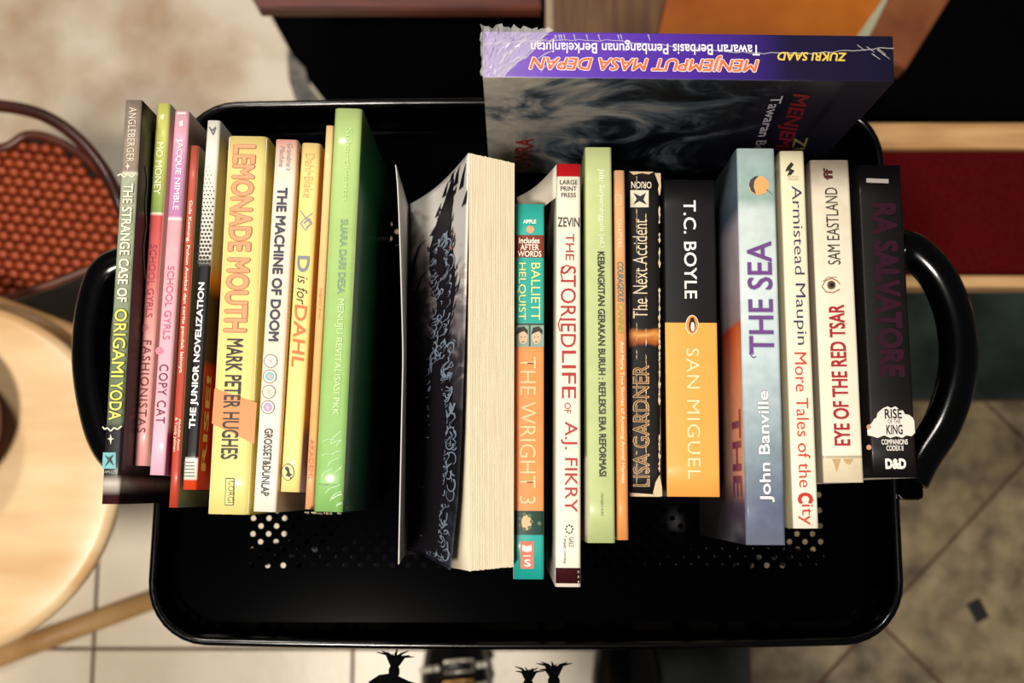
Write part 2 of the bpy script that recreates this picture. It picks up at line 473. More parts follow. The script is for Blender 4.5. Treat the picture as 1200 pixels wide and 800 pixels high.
def floor_panel(zp, solid=False):
    bm = bmesh.new()
    if solid:
        bm.faces.new([bm.verts.new((p[0], p[1] - CO.y, 0)) for p in outline(X0 + .006, X1 - .006, Y0 + .008, Y1 - .006, .03)])
        return bm
    rows = range(-6, 40); cols = range(0, 37)
    ya_, yb_ = gy0 + (rows[0] - .5) * DY, gy0 + (rows[-1] + .5) * DY
    xa, xb_ = gx0 - DX, gx0 + 38 * DX
    for r in rows:
        y0 = gy0 + (r - .5) * DY; y1 = y0 + DY
        off = DX / 2 if r % 2 else 0
        for c_ in cols:
            cx = gx0 + c_ * DX + off; cy = (y0 + y1) / 2
            x0, x1 = cx - DX / 2, cx + DX / 2
            sq = [(x0, y0), (cx, y0), (x1, y0), (x1, cy), (x1, y1), (cx, y1), (x0, y1), (x0, cy)]
            o_ = [bm.verts.new((x, y, 0)) for x, y in sq]
            i_ = []
            for k in range(8):
                t = math.radians(225 + 45 * k)
                i_.append(bm.verts.new((cx + RH * math.cos(t), cy + RH * math.sin(t), 0)))
            for k in range(8): bm.faces.new((o_[k], o_[(k + 1) % 8], i_[(k + 1) % 8], i_[k]))
        xs = gx0 - DX / 2 + off; xe = gx0 + (cols[-1] + .5) * DX + off
        for p, q in ((xa, xs), (xe, xb_)):
            if q - p > 1e-6: bm.faces.new([bm.verts.new(t) for t in ((p, y0, 0), (q, y0, 0), (q, y1, 0), (p, y1, 0))])
    # plain margins to the rounded outline
    ol = outline(X0 + .0045, X1 - .0045, Y0 + .0055, Y1 - .0045, .03)
    for bx in ((-9, xa, -9, 9), (xb_, 9, -9, 9), (xa, xb_, -9, ya_), (xa, xb_, yb_, 9)):
        pl = clip([tuple(p) for p in ol], *bx)
        if len(pl) > 2: bm.faces.new([bm.verts.new((p[0], p[1], 0)) for p in pl])
    bmesh.ops.recalc_face_normals(bm, faces=bm.faces)
    for v in bm.verts: v.co.y -= CO.y
    return bm


def basket(zp, lbl):
    o = obj('basket_floor' if lbl else 'shelf_floor', floor_panel(zp, not lbl), blk_m, cart, (0, 0, zp - .0006))
    md = o.modifiers.new('thickness', 'SOLIDIFY'); md.thickness = .0008; md.offset = -1
    bm = bmesh.new()
    rings = []
    for k in range(5):
        t = k / 4; ins = .006 * (1 - math.sin(t * math.pi / 2)); zz = zp - .001 + .026 * (1 - math.cos(t * math.pi / 2)) 
        rings.append([(p[0], p[1] - CO.y, zz) for p in outline(X0 + ins, X1 - ins, Y0 + ins * 1.3, Y1 - ins, .034 - ins, .0035 * t)])
    loft(bm, rings, cap=False)
    o = obj('basket_wall' if lbl else 'shelf_wall', bm, blk_m, cart, smooth=True)
    rim = [(p[0], p[1] - CO.y, zp + .025) for p in outline(X0, X1, Y0, Y1, .034, .0035)]
    obj('basket_rim' if lbl else 'shelf_rim', tube(bmesh.new(), rim, .0026, 10, True), blk, cart, smooth=True)


basket(Z_TRAY, True)
basket(.44, False)
# handles: thick tubes looping out of both short sides
for sgn, outer, ya_, yb_ in ((-1, ((152, 304), (131, 316), (114, 350), (107, 408), (113, 468), (130, 522), (152, 556)), 0, 0),
                           (1, ((1040, 291), (1072, 296), (1100, 326), (1119, 376), (1122, 435), (1106, 493), (1080, 535), (1045, 562)), 0, 0)):
    zh = Z_RIM + .010
    pts = [P(u, v, zh) - CO for u, v in outer]; pts = [Vector((p.x, p.y, zh)) for p in pts]
    xe = (X0 if sgn < 0 else X1)
    first = Vector((xe + sgn * -.0, pts[0].y, Z_RIM - .02)); last = Vector((xe, pts[-1].y, Z_RIM - .02))
    pts[0].x = xe - sgn * .0; pts[-1].x = xe
    pts[0].x = xe + sgn * .006; pts[-1].x = xe + sgn * .006
    bm = tube(bmesh.new(), catmull(pts, 8), .0113, 18); obj('handle', bm, blk, cart, smooth=True)
    for yy in (pts[0].y, pts[-1].y):
        bm = bmesh.new(); box(bm, min(xe + sgn * .0005, xe + sgn * .014), max(xe + sgn * .0005, xe + sgn * .014), yy - .012, yy + .012, Z_RIM - .024, Z_RIM + .012, .003); obj('handle_bracket', bm, blk_m, cart)
for x in (X0 + .03, X1 - .03):
    for y in (Y0 + .04, Y1 - .04):
        bm = tube(bmesh.new(), [(x, y - CO.y, .055), (x, y - CO.y, .437)], .008, 12); obj('post', bm, blk_m, cart, smooth=True)
        bm = tube(bmesh.new(), [(x, y - CO.y, .442), (x, y - CO.y, Z_TRAY - .003)], .008, 12); obj('post', bm, blk_m, cart, smooth=True)
        bm = tube(bmesh.new(), [(x - .009, y - CO.y, .024), (x + .009, y - CO.y, .024)], .024, 20); w_ = obj('caster', bm, mat('111111', .6), cart, smooth=False)
        bm = bmesh.new(); box(bm, x - .013, x + .013, y - CO.y - .012, y - CO.y + .012, .049, .058, .002); obj('caster_fork', bm, mat('555555', .3, metal=1), cart)

# ---------------------------------------------------------------- books
ROW = 'paperbacks standing spine up in the cart'
paper = mat('e6dcc2', .8, 'cfc2a2', 400, .2, stretch=(6, .2, .2))


class Book:
    def __init__(s, q, W, label, spine, left, right, rough=.42, coat=.08, bands=None, mode='LINEAR', speck=.06, shade_r=.0018, pg=None, wob=0, name='paperback_book', cat='book'):
        s.q = q; s.W = W; z = Z_TRAY + W
        a, b, c_, d = [P(q[i], q[i + 1], z) for i in (0, 2, 4, 6)]
        s.T = ((b.x - a.x) + (d.x - c_.x)) / 2
        top = (a + b) / 2; bot = (c_ + d) / 2
        s.L = (top - bot).length; ctr = (top + bot) / 2
        s.rz = -math.atan2(top.x - bot.x, top.y - bot.y)
        s.o = tag(empty(name, (ctr.x, ctr.y, Z_TRAY), s.rz), label, cat, ROW)
        s.inv = Matrix.Rotation(-s.rz, 3, 'Z')
        s.z = z; s.ctr = Vector((ctr.x, ctr.y, z))
        T, L = s.T, s.L
        if bands:
            spm = ramp_mat([(s.ly(v), col) for v, col in bands], -L / 2, L / 2, 'Y', rough, mode, speck, 120, coat, wob)
        else:
            spm = mat(spine, rough, None, coat=coat)
        def side(c):
            if isinstance(c, (list, tuple)): return ramp_mat([(s.ly(v), col) for v, col in c], -L / 2, L / 2, 'Y', rough, 'LINEAR', speck, 60, coat)
            return mat(c, rough, None, coat=coat)
        lm, rm = side(left), side(right)
        # cover: U profile swept along the book
        r = min(shade_r, T * .3); th = .0005
        def prof(off):
            t = T / 2 - off; pr = [(-t, .0)]
            for k in range(4):
                a_ = math.pi - k / 3 * math.pi / 2; pr.append((-t + r + (r) * math.cos(a_), W - off - r + r * math.sin(a_)))
            for k in range(4):
                a_ = math.pi / 2 - k / 3 * math.pi / 2; pr.append((t - r + r * math.cos(a_), W - off - r + r * math.sin(a_)))
            pr.append((t, 0)); return pr
        po, pi_ = prof(0), prof(th)
        NS = 10; bm = bmesh.new(); RO = []; RI = []
        for k in range(NS + 1):
            y = -L / 2 + L * k / NS
            wz = random.uniform(-.00012, .00012) if 0 < k < NS else 0
            RO.append([bm.verts.new((x, y, zz + (wz if zz > .01 else 0))) for x, zz in po])
            RI.append([bm.verts.new((x, y, zz + (wz if zz > .01 else 0))) for x, zz in pi_])
        n = len(po)
        for k in range(NS):
            for i in range(n - 1):
                f = bm.faces.new((RO[k][i], RO[k][i + 1], RO[k + 1][i + 1], RO[k + 1][i]))
                f.material_index = 1 if i < 2 else (2 if i > n - 4 else 0); f.smooth = True
                f = bm.faces.new((RI[k][i], RI[k + 1][i], RI[k + 1][i + 1], RI[k][i + 1])); f.material_index = 3
        for k in (0, NS):
            for i in range(n - 1):
                f = bm.faces.new((RO[k][i], RI[k][i], RI[k][i + 1], RO[k][i + 1])); f.material_index = 3
            
        for i in (0, n - 1):
            for k in range(NS):
                bm.faces.new((RO[k][i], RO[k + 1][i], RI[k + 1][i], RI[k][i]))
        bmesh.ops.recalc_face_normals(bm, faces=bm.faces)
        s.cover = obj('cover', bm, [spm, lm, rm, mat('d8d0c0', .7)], s.o)
        bm = bmesh.new(); e = .0007
        box(bm, -T / 2 + e, T / 2 - e, -L / 2 + .0008, L / 2 - .0008, .0006, W - .0012)
        obj('page_block', bm, pg or paper, s.o)
        s.lift = 0.0003

    def loc(s, u, v, dz=0):
        p = s.inv @ (P(u, v, s.z) - s.ctr); return Vector((p.x, p.y, s.W + s.lift + dz))

    def ly(s, v):
        # position along the spine for a height v in the photograph
        q = s.q; t = (v - q[1]) / (q[5] - q[1]); uc = (q[0] + q[2]) / 2 * (1 - t) + (q[4] + q[6]) / 2 * t
        p = s.inv @ (P(uc, v, s.z) - s.ctr); return p.y

    def text(s, str_, v0, v1, a0=.2, a1=.8, o='cw', col='000000', bold=0.0, shear=0, sp=1.0, out=None, ob=.04, rough=.5, line=1.0, dz=0):
        y0, y1 = s.ly(v0), s.ly(v1); T = s.T; x = -T / 2 + (a0 + a1) / 2 * T; y = (y0 + y1) / 2
        run, hgt = abs(y0 - y1), (a1 - a0) * T
        W_, H_ = (run, hgt) if o in ('cw', 'ccw') else (hgt, run)
        me, bx = fit_text(str_, W_, H_, bold, shear, sp, line)
        rz = {'cw': -math.pi / 2, 'ccw': math.pi / 2, 'h': 0, 'r': math.pi}[o]
        ob_ = obj('lettering', me, mat(col, rough), s.o, (x, y, s.W + s.lift + .00025 + dz), rz)
        if out:
            me2 = text_mesh(str_, max(0, bold) + ob, shear, sp, line=line)
            for v in me2.vertices: v.co = ((v.co.x - bx[0]) * bx[2], (v.co.y - bx[1]) * bx[3], v.co.z)
            obj('lettering_outline', me2, mat(out, rough), s.o, (x, y, s.W + s.lift + .0001 + dz), rz)
        return ob_

    def poly(s, name, pts, col, dz=0, rough=.4, m=None):
        bm = bmesh.new(); bm.faces.new([bm.verts.new(s.loc(u, v, dz)) for u, v in pts])
        bmesh.ops.recalc_face_normals(bm, faces=bm.faces)
        for f in bm.faces:
            if f.normal.z < 0: f.normal_flip()
        return obj(name, bm, m or mat(col, rough), s.o)

    def disc(s, name, u, v, r, col, dz=0, ry=None, n=20, m=None):
        return s.poly(name, [(u + r * math.cos(2 * math.pi * k / n), v + (ry or r) * math.sin(2 * math.pi * k / n)) for k in range(n)], col, dz, m=m)

    def marks(s, name, polys, col, dz=0, rough=.5):
        """several small printed shapes joined in one part"""
        bm = bmesh.new()
        for i, pts in enumerate(polys):
            f = bm.faces.new([bm.verts.new(s.loc(u, v, dz + (i % 24) * 4e-6)) for u, v in pts])
        bm.normal_update()
        for f in bm.faces:
            if f.normal.z < 0: f.normal_flip()
        return obj(name, bm, mat(col, rough), s.o)


def stroke(pts, w_):
    """ribbon polygons along a photographed line; w_ width in the same measure"""
    out = []; pts = [Vector(p) for p in pts]; n = len(pts)
    for i in range(n - 1):
        a, b = pts[i], pts[i + 1]; d = (b - a); 
        if d.length < 1e-6: continue
        nrm = Vector((-d.y, d.x)).normalized() * w_ / 2
        out.append([tuple(a - nrm), tuple(b - nrm), tuple(b + nrm), tuple(a + nrm)])
    return out


def ngon(u, v, r, n=10, ry=None, ph=0):
    return [(u + r * math.cos(ph + 2 * math.pi * k / n), v + (ry or r) * math.sin(ph + 2 * math.pi * k / n)) for k in range(n)]


# 1 --------------------------------------------------- leftmost, taupe / sage / black
b = Book((147, 118, 166, 116, 117.5, 590, 140, 591), .147, 'leftmost book of the row with taupe and sage spine ending in black, black side cover', '777777', '181614',
         [(118, '0c0b0b'), (556, '0c0b0b'), (560, '77706a'), (566, 'c8c0b8'), (575, '6a6460'), (579, '1c0e10'), (592, '24090d')],
         bands=[(118, '8f8074'), (200, '8a7a6c'), (203, 'd8d6c0'), (206, '9aa088'), (300, '959c84'), (420, '6f7a5c'), (495, '59634a'), (502, '16161a'), (556, '141318'), (559, '6e6862'), (566, 'd4ccc2'), (576, '8a8078'), (580, '30141a'), (591, '3a161c')], speck=.25)
b.text('ANGLEBERGER', 126, 190, .3, .74, col='d8cfb8', sp=1.1)
b.text('THE STRANGE CASE OF', 215, 354, .22, .8, col='ece6c8', bold=.02, out='3c4632', ob=.05)
b.text('ORIGAMI', 362, 442, .16, .86, col='e0e05a', bold=.01, out='2c3a22', ob=.06)
b.text('YODA', 447, 492, .16, .86, col='e0e05a', bold=.01, out='2c3a22', ob=.06)
b.marks('edge_flourish', stroke([(120.5, 500), (123, 503), (126, 501), (130, 505), (134, 501), (138, 503), (143, 499)], 1.6) + stroke([(138, 206), (142, 204), (146, 208), (150, 204), (155, 208), (158, 205)], 1.6), 'd8d8c0', .0001)
b.marks('sparkle', [[(130, 508), (131, 513), (134, 514), (131, 515), (130, 521), (129, 515), (126, 514), (129, 513)], [(150, 190), (150.8, 194), (153, 195), (150.8, 196), (150, 200), (149.2, 196), (147, 195), (149.2, 194)]], 'e8e0cc', .0001)
b.poly('emblem', [(121, 530), (136, 530), (136, 549), (120, 549)], '6fb2b8', .0001)
b.marks('emblem_figure', [[(123, 533), (128, 536), (134, 532), (131, 538), (134, 546), (129, 541), (123, 547), (127, 539)]], '0e2a30', .0003)
b.text('AMULET', 551, 554.5, .12, .82, 'h', 'a8a8a0')
# side cover squiggle
bm = bmesh.new()
sy = [b.ly(v) for v in (188, 205, 230, 255, 280, 300, 318)]
tube(bm, catmull([(b.T / 2 + .0003, y, b.W - .010 - dz) for y, dz in zip(sy, (.0, .004, .003, .006, .004, .006, .009))], 6), .0004, 5)
obj('cover_line', bm, mat('8a8c88', .5), b.o)

# 2 --------------------------------------------------- lime / coral
b = Book((184, 121, 199, 121, 154, 545, 172, 546), .128, 'slim book second from left with lime top and coral pink spine', 'e88', 'c99', 'e9dcc4',
         bands=[(121, 'cccc70'), (170, 'bcc464'), (249, '84a050'), (249.6, 'f3e6d0'), (251, 'f3e6d0'), (251.5, 'c84e4c'), (320, 'd06a68'), (400, 'f0a8a0'), (546, 'e8a09c')])
b.text('MO MONEY', 167, 228, .25, .75, col='ecebc0', bold=.01)
b.text('SCHOOL GYRLS', 287, 372, .25, .72, col='a83a48', bold=.0)
b.disc('flower_emblem', 169.5, 384, 4.5, 'd88888', .0001); b.marks('flower_petals', [ngon(169.5 + 2.5 * math.cos(k * 1.257), 384 + 2.5 * math.sin(k * 1.257), 1.2, 6) for k in range(5)], 'b86070', .0003)
b.text('FASHIONISTAS', 399, 507, .2, .78, col='6e2430', bold=.0, sp=1.15)
b.marks('small_mark', [ngon(190.5, 138, 2, 6), [(188, 136), (193, 134), (192, 141)]], 'ecebc0', .0001)
# 3 --------------------------------------------------- mauve / pink
b = Book((205, 130, 221.5, 130, 174, 555, 193.3, 558), .13, 'slim pink book third from left, mauve upper and pale pink lower half', 'e8a', 'd9a', [(130, 'e6d2c0'), (180, 'd8b49c'), (300, 'e2ccb8'), (500, 'e8d8c8'), (510, 'a83a60'), (558, '8a5078')],
         bands=[(130, 'e6b4bc'), (165, 'd69cb4'), (200, 'c489b4'), (254, 'b87aa8'), (255, 'f6e6e0'), (257, 'f6e6e0'), (258, 'eaa0a8'), (330, 'edaab4'), (557, 'ecb4c8')])
b.text('JACQUE NIMBLE', 163, 246, .25, .75, col='f6e4e6', bold=.012)
b.text('SCHOOL GYRLS', 312, 398, .28, .72, col='c0607c')
b.disc('flower_emblem', 187, 411, 4.5, 'dc90a4', .0001); b.marks('flower_petals', [ngon(187 + 2.5 * math.cos(k * 1.257), 411 + 2.5 * math.sin(k * 1.257), 1.2, 6) for k in range(5)], 'c06c88', .0003)
b.text('COPY CAT', 427, 496, .2, .78, col='5c2236', sp=1.15)
b.marks('small_mark', [ngon(212.5, 146, 2.5, 6), [(210, 143), (215, 141), (214, 149)], [(208, 132), (218, 132), (218, 134), (208, 134)]], 'f4dede', .0001)
# 4 --------------------------------------------------- thin brick red
b = Book((222.5, 170, 233, 171, 197, 594, 208.5, 595), .125, 'very thin brick red book with small white title next to the pink pair', 'b8452f', 'a03a28', [(170, 'e2d69a'), (480, 'd4c890'), (540, 'b6a882'), (595, '6f7a5c')],
         bands=[(170, 'b85848'), (300, 'b04a38'), (594, 'b43e2c')])
b.text('Gula Kawung, Pohon Avokad dan cerita pendek lainnya', 235, 437, .25, .7, col='f2e0cc', bold=.015)
b.text('Abdullah Alawi\n& Yuddy Juliman', 489, 529, .14, .86, col='f0d4c0', bold=.01)
# 5 --------------------------------------------------- white halftone / black
b = Book((242, 141, 259, 141, 214, 573, 229.5, 574), .131, 'book with white spine fading through black dots to black, red side cover', 'eee', '222',
         [(141, 'ddd6ca'), (300, 'cfc6b8'), (325, 'e08a2c'), (345, '3c1410'), (420, '3a1210'), (430, 'b81c1c'), (574, 'c01e1a')],
         bands=[(141, 'e6e0d4'), (300, 'ddd7cc'), (312, '17151a'), (536, '0e0d10'), (537, 'e8e0d4'), (561, 'e8e0d4'), (562, 'd8441e'), (574, 'd8441e')])
pl = []
for r_ in range(26):
    v = 196 + r_ * 4.6; t = (v - 196) / 118
    t2 = (v - 141) / 432; ul = 242 - 28 * t2 + 1.5; ur = 259 - 29 * t2 - 1
    rr = .5 + 1.45 * t
    n = 3
    for c_ in range(n + 1):
        u = ul + (ur - ul) * (c_ + (.5 if r_ % 2 else 0)) / (n + .5)
        if u < ur and not (v < 225 and u > ul + (ur - ul) * (.35 + t * 3)): pl.append(ngon(u, v, rr, 8))
b.marks('halftone_print', pl, '141216', .0001); bpy.context.scene.collection.objects[-1]['kind'] = 'stuff'
b.text('THE JUNIOR NOVELIZATION', 331, 502, .2, .78, 'ccw', 'f4f0ec', bold=.03)
b.marks('emblem', stroke([(246, 150), (250, 158), (253, 149), (249, 153), (245, 149)], 1.4), '55555c', .0001)
b.marks('label_print', [[(216, 541 + k * 4), (228, 541 + k * 4), (228, 542.4 + k * 4), (216, 542.4 + k * 4)] for k in range(5)], '77706c', .0001)
me, _ = fit_text('RISE!', .050, .009, .03)
o = obj('side_lettering', me, mat('e6cfb4', .4), b.o, (b.T / 2 + .0003, b.ly(494), b.W - .0090)); o.rotation_euler = (math.pi / 2, 0, math.pi / 2)
# 6 --------------------------------------------------- thick yellow
b = Book((267.5, 159, 313, 160, 241, 602, 293, 603), .13, 'thick yellow book with embossed coral lettering and a coral band', 'f0dc7c', 'e4c94e', 'd9c24a', coat=.2,
         bands=[(159, 'e4d084'), (603, 'e4d684')], shade_r=.0035, speck=.04)
b.poly('coral_band', [(251.5, 455), (301, 472), (298, 520), (248.5, 496)], 'e28c52', .00005)
b.text('LEMONADE MOUTH', 170, 389, .17, .72, col='ee9a6a', bold=.03, out='a8603c', ob=.028)
b.text('MARK PETER HUGHES', 397, 538, .26, .66, col='241c18', bold=.015)
b.poly('name_box', [(264.5, 560), (275, 560), (274, 592), (263.5, 592)], '3a3420', .0001)
b.poly('name_box_inside', [(265.5, 561.2), (274, 561.2), (273, 590.8), (264.5, 590.8)], 'eede7c', .0002)
b.text('CORGI', 563, 589, .48, .62, col='3a3420', dz=.0002)
# 7 --------------------------------------------------- cream, four badges
b = Book((323, 163, 349, 164, 296, 599, 323.5, 600), .131, 'cream book with dark blue title and four round badges down the spine', 'eee', 'e4d8c4', 'e8c8a8',
         bands=[(163, 'e8a898'), (175, 'ecc4b0'), (220, 'f0dccc'), (400, 'efd8c4'), (480, 'efe0d0'), (600, 'efe6d8')])
b.text("Grandma's\nMachine", 168, 200, .22, .78, col='8a8890', shear=.3)
b.text('THE MACHINE OF DOOM', 220, 400, .22, .68, col='2c3448', bold=.035)
for v, c_ in ((423, 'e8d8d0'), (441, '8fb6bc'), (459, 'e6d2be'), (477, 'b49ac0')):
    u = 336 - 27 * (v - 163) / 437 - 2.5
    b.disc('badge', u, v, 8.2, '8a7a70', .0001); b.disc('badge_ring', u, v, 7.0, 'f0e4d6', .0002); b.disc('badge_face', u, v, 5.4, c_, .0003)
    b.marks('badge_mark', [[(u - 2, v - 2.5), (u + 2.5, v - 1), (u + 1, v + 3), (u - 2, v + 1.5)]], 'c8b8b4', .0004)
b.text('GROSSET&DUNLAP', 502, 581, .3, .66, col='2a2a2c', bold=.012)
# 8 --------------------------------------------------- butter yellow
b = Book((352, 167, 377, 168, 328.5, 575.5, 350, 577), .127, 'butter yellow book with mixed grey, black script and orange title letters', 'eed98a', 'e0c468', [(168, 'e2c456'), (490, 'e0c060'), (510, '9a8c90'), (577, 'a89a9c')],
         bands=[(167, 'ecd488'), (577, 'eedc8c')], shade_r=.0028)
b.text('Dahl•Blake', 180, 232, .25, .72, col='c8a868')
b.marks('drawing', stroke([(352, 247), (358, 255), (352, 262), (358, 270), (364, 262), (358, 256), (366, 250)], 1.2) + stroke([(356, 262), (362, 256), (365, 262), (359, 267)], 2), '8c8c94', .0001)
b.text('D', 300, 319, .18, .78, col='7c808c', bold=.02)
b.text('is for', 323, 357, .25, .78, col='2a2420', shear=.3, bold=-.005)
b.text('DAHL', 357, 430, .2, .8, col='dc7038', bold=.01, shear=.1)
b.disc('logo_oval', 337.5, 553, 7.5, '3a3420', .0001, 10); b.disc('logo_oval_inside', 337.5, 553, 6.6, 'ecd888', .0002, 9)
b.marks('logo_bird', [[(335, 546), (339, 548), (340, 554), (343, 556), (339, 559), (335, 557), (337, 553), (334, 549)], ngon(341, 560, 1.3, 6)], '1c1a18', .0003)
# 9 --------------------------------------------------- thin orange
b = Book((382, 147, 391, 147, 357, 595, 366.5, 598), .137, 'very thin orange book tucked against the tall light green book', 'e8a868', 'd08a50', 'e8c890',
         bands=[(147, 'f0c890'), (350, 'eab074'), (500, 'e8a060'), (598, 'e09a70')])
b.text('Inspirasi Anak', 338, 375, .25, .75, col='c47a48')
b.text('AKADEMI', 515, 560, .2, .75, col='b86a3c')
# 10 -------------------------------------------------- light green
b = Book((392, 126, 425, 128, 367, 599, 402, 600), .148, 'tall light green book with dark green side cover', 'a8cc74', 'a8c46c', [(127, '0e6a38'), (300, '0c5a34'), (600, '0a4a30')],
         bands=[(126, 'b4cc84'), (300, 'a4c474'), (599, '86b868')], coat=.5, shade_r=.003)
b.text('Suhardiyanto', 150, 235, .4, .66, col='b8d88c')
b.text('SUARA DARI DESA', 257, 344, .42, .68, col='7c9a80', bold=.015)
b.text('MENUJU REVITALISASI PKK', 350, 486, .42, .70, col='c4dca0', bold=.01)
b.text('MARJIN KIRI', 567, 569.5, .14, .78, 'h', '7c9a60')
random.seed(3)
crk = []
for k in range(16):
    u = random.uniform(370, 398); v = random.uniform(515, 594); a_ = random.uniform(-1.2, -.4); l_ = random.uniform(8, 22)
    crk += stroke([(u, v), (u + l_ * .4 * math.cos(a_), v + l_ * .4 * math.sin(a_)), (min(401, u + l_ * math.cos(a_ + .3)), v + l_ * math.sin(a_ + .3))], .7)
crk = [p for p in crk if all(367 < q[0] < 402 and q[1] < 598 for q in p)]
b.marks('plastic_wrap_crease', crk, 'cfe8c4', .0002, .15)
# crumpled plastic at the foot of 9 and 10
bm = bmesh.new()
for k in range(16):
    u = random.uniform(356, 400); p = b.loc(u, 599.5)
    q = Vector((p.x, -b.L / 2 - .0006, b.W - random.uniform(.0, .004)))
    tube(bm, [q, q + Vector((random.uniform(-.003, .003), -.0006, -random.uniform(.004, .010)))], .0004, 4)
obj('plastic_wrap', bm, mat('c8b898', .15, None, coat=.5), b.o)

# 12 -------------------------------------------------- teal / orange
b = Book((603, 238, 638.5, 240, 602, 678, 637, 679), .128, 'teal book with a brown band near the top and a long orange middle panel', '2a9a90', 'd8d0c0', '1c6e66',
         bands=[(238, '2fa79b'), (275.5, '2fa79b'), (276, '7a3426'), (302.5, '7a3426'), (303, '30a596'), (379.5, '2fa094'), (380, '3c4a40'), (407, '3c4a40'), (407.5, 'e8935a'), (600, 'e88d52'), (600.5, '16382e'), (627.5, '16382e'), (628, '25a59a'), (678, '1f9a90')], mode='CONSTANT')
b.text('APPLE', 257.5, 262, .28, .72, 'h', 'f0ece0', bold=.03)
b.disc('apple_emblem', 621.5, 269, 4.6, 'e8a070', .0001); b.marks('apple_leaf', [[(621, 265), (624, 262.5), (623, 265)]], '2a5a2c', .0002)
b.text('Includes', 278.5, 285.5, .14, .84, 'h', 'f4ead8', bold=.02)
b.text('AFTER\nWORDS', 286.5, 301, .1, .9, 'h', 'f4ead8', bold=.01, line=.8)
b.text('BALLIETT', 308, 375, .56, .86, col='e0dc88', bold=.0)
b.text('HELQUIST', 308, 375, .1, .38, col='e0dc88', bold=.0)
for u, f in ((612, 1), (629.5, -1)):
    b.poly('portrait', [(u - 7.8, 381), (u + 7.8, 381), (u + 7.8, 406.5), (u - 7.8, 406.5)], '7f9a8c', .0001)
    b.disc('portrait_face', u + f, 395, 5.2, 'd8b090', .0002, 8)
    b.marks('portrait_hair', [[(u - 7, 392), (u - 5, 384), (u + 2, 382.5), (u + 6.5, 387), (u + 6, 392), (u + 2, 388), (u - 3, 390)]], '1e1512', .0003)
    b.marks('portrait_features', [ngon(u + f - 2, 395, .8, 6), ngon(u + f + 2, 395, .8, 6), [(u + f - 2, 400), (u + f + 2, 400), (u + f + 1, 401.2), (u + f - 1, 401.2)]], '3a201c', .0003)
b.text('THE WRIGHT 3', 418, 590, .2, .72, col='f4c08c', bold=-.005)
b.disc('portrait_face', 617, 612, 6, 'c8a878', .0001, 9); b.marks('portrait_hair', [ngon(616 + 7 * math.cos(k * .9), 611 + 9 * math.sin(k * .9), 2.4, 6) for k in range(7)] + [ngon(632, 613, 2.5, 7)], '4a5a34', .0002)
b.poly('logo_plate', [(610, 634), (625.5, 634), (625.5, 666), (610, 666)], 'dc5a38', .0001)
b.marks('logo_marks', [[(612, 638), (617.5, 640), (623, 638), (623, 645), (617.5, 646.5), (612, 645)], [(613, 650.5), (622, 650.5), (622, 651.5), (613, 651.5)]], 'f6e2d4', .0002)
b.text('S', 655, 663.5, .36, .56, 'h', 'f6e2d4', bold=.02, dz=.0002)
# 13 -------------------------------------------------- cream, red title
b = Book((652, 191.5, 680.5, 192.5, 650.7, 687, 680.7, 688), .142, 'tall cream book with red cap, curly red title and dark red foot', 'e8e0cc', 'e8e0d0', 'c8bca4',
         bands=[(191, 'b8141c'), (207.5, 'b8141c'), (208, 'e4dcc8'), (665.5, 'e6dfcc'), (666, '34080e'), (684, '34080e'), (684.5, 'e0d8c8'), (688, 'e0d8c8')], mode='CONSTANT')
b.text('LARGE\nPRINT\nPRESS', 211, 231.5, .14, .86, 'h', '3a3430', bold=.01)
b.text('ZEVIN', 255, 266, .06, .94, 'h', '2c2624', bold=.01)
b.text('THE', 274, 305, .38, .72, col='a81c20')
b.text('STORIED', 312, 407, .18, .8, col='a81c20', bold=.0)
b.marks('title_swash', stroke([(659, 330), (657, 318), (663, 311), (669, 313)], 1.4) + stroke([(657, 372), (654, 380), (656, 388)], 1.4), 'a81c20', .0002)
b.text('LIFE', 411, 467, .24, .8, col='a81c20')
b.text('OF', 472, 484, .34, .6, col='a81c20')
b.text('A.J. FIKRY', 494, 600, .2, .86, col='a81c20')
b.marks('logo_petals', [ngon(667 + 4 * math.cos(k * .785), 620 + 4.6 * math.sin(k * .785), 1.2, 6) for k in range(8)], '1c1a18', .0002)
b.text('GALE', 629, 641, .52, .72, col='6a645c'); b.text('Cengage Learning', 628, 660, .3, .44, col='6a645c')
b.text('...', 668, 683, .88, .92, col='b8a8a0')
# 14 -------------------------------------------------- pale green
b = Book((686, 172, 716, 173, 687, 636, 722, 636), .14, 'tall pale sage green book with small black capitals beside the cream red-titled one', 'b9c488', [(172, '9aa468'), (520, '8f9a60'), (534, '9a9a70'), (536, 'e0d8cc'), (625, 'e0d8cc'), (636, 'b0b080')], '8a9460',
         bands=[(172, 'bcc78c'), (636, 'b2bd82')])
b.text('Jafar Suryomenggolo (ed.)', 198, 290, .48, .74, col='dfe4c2', shear=.1, bold=.01)
b.text('KEBANGKITAN GERAKAN BURUH : REFLEKSI ERA REFORMASI', 295, 558, .44, .70, col='1c1e16', bold=.02)
b.text('MARJIN KIRI', 578, 604, .47, .58, col='7c8658')
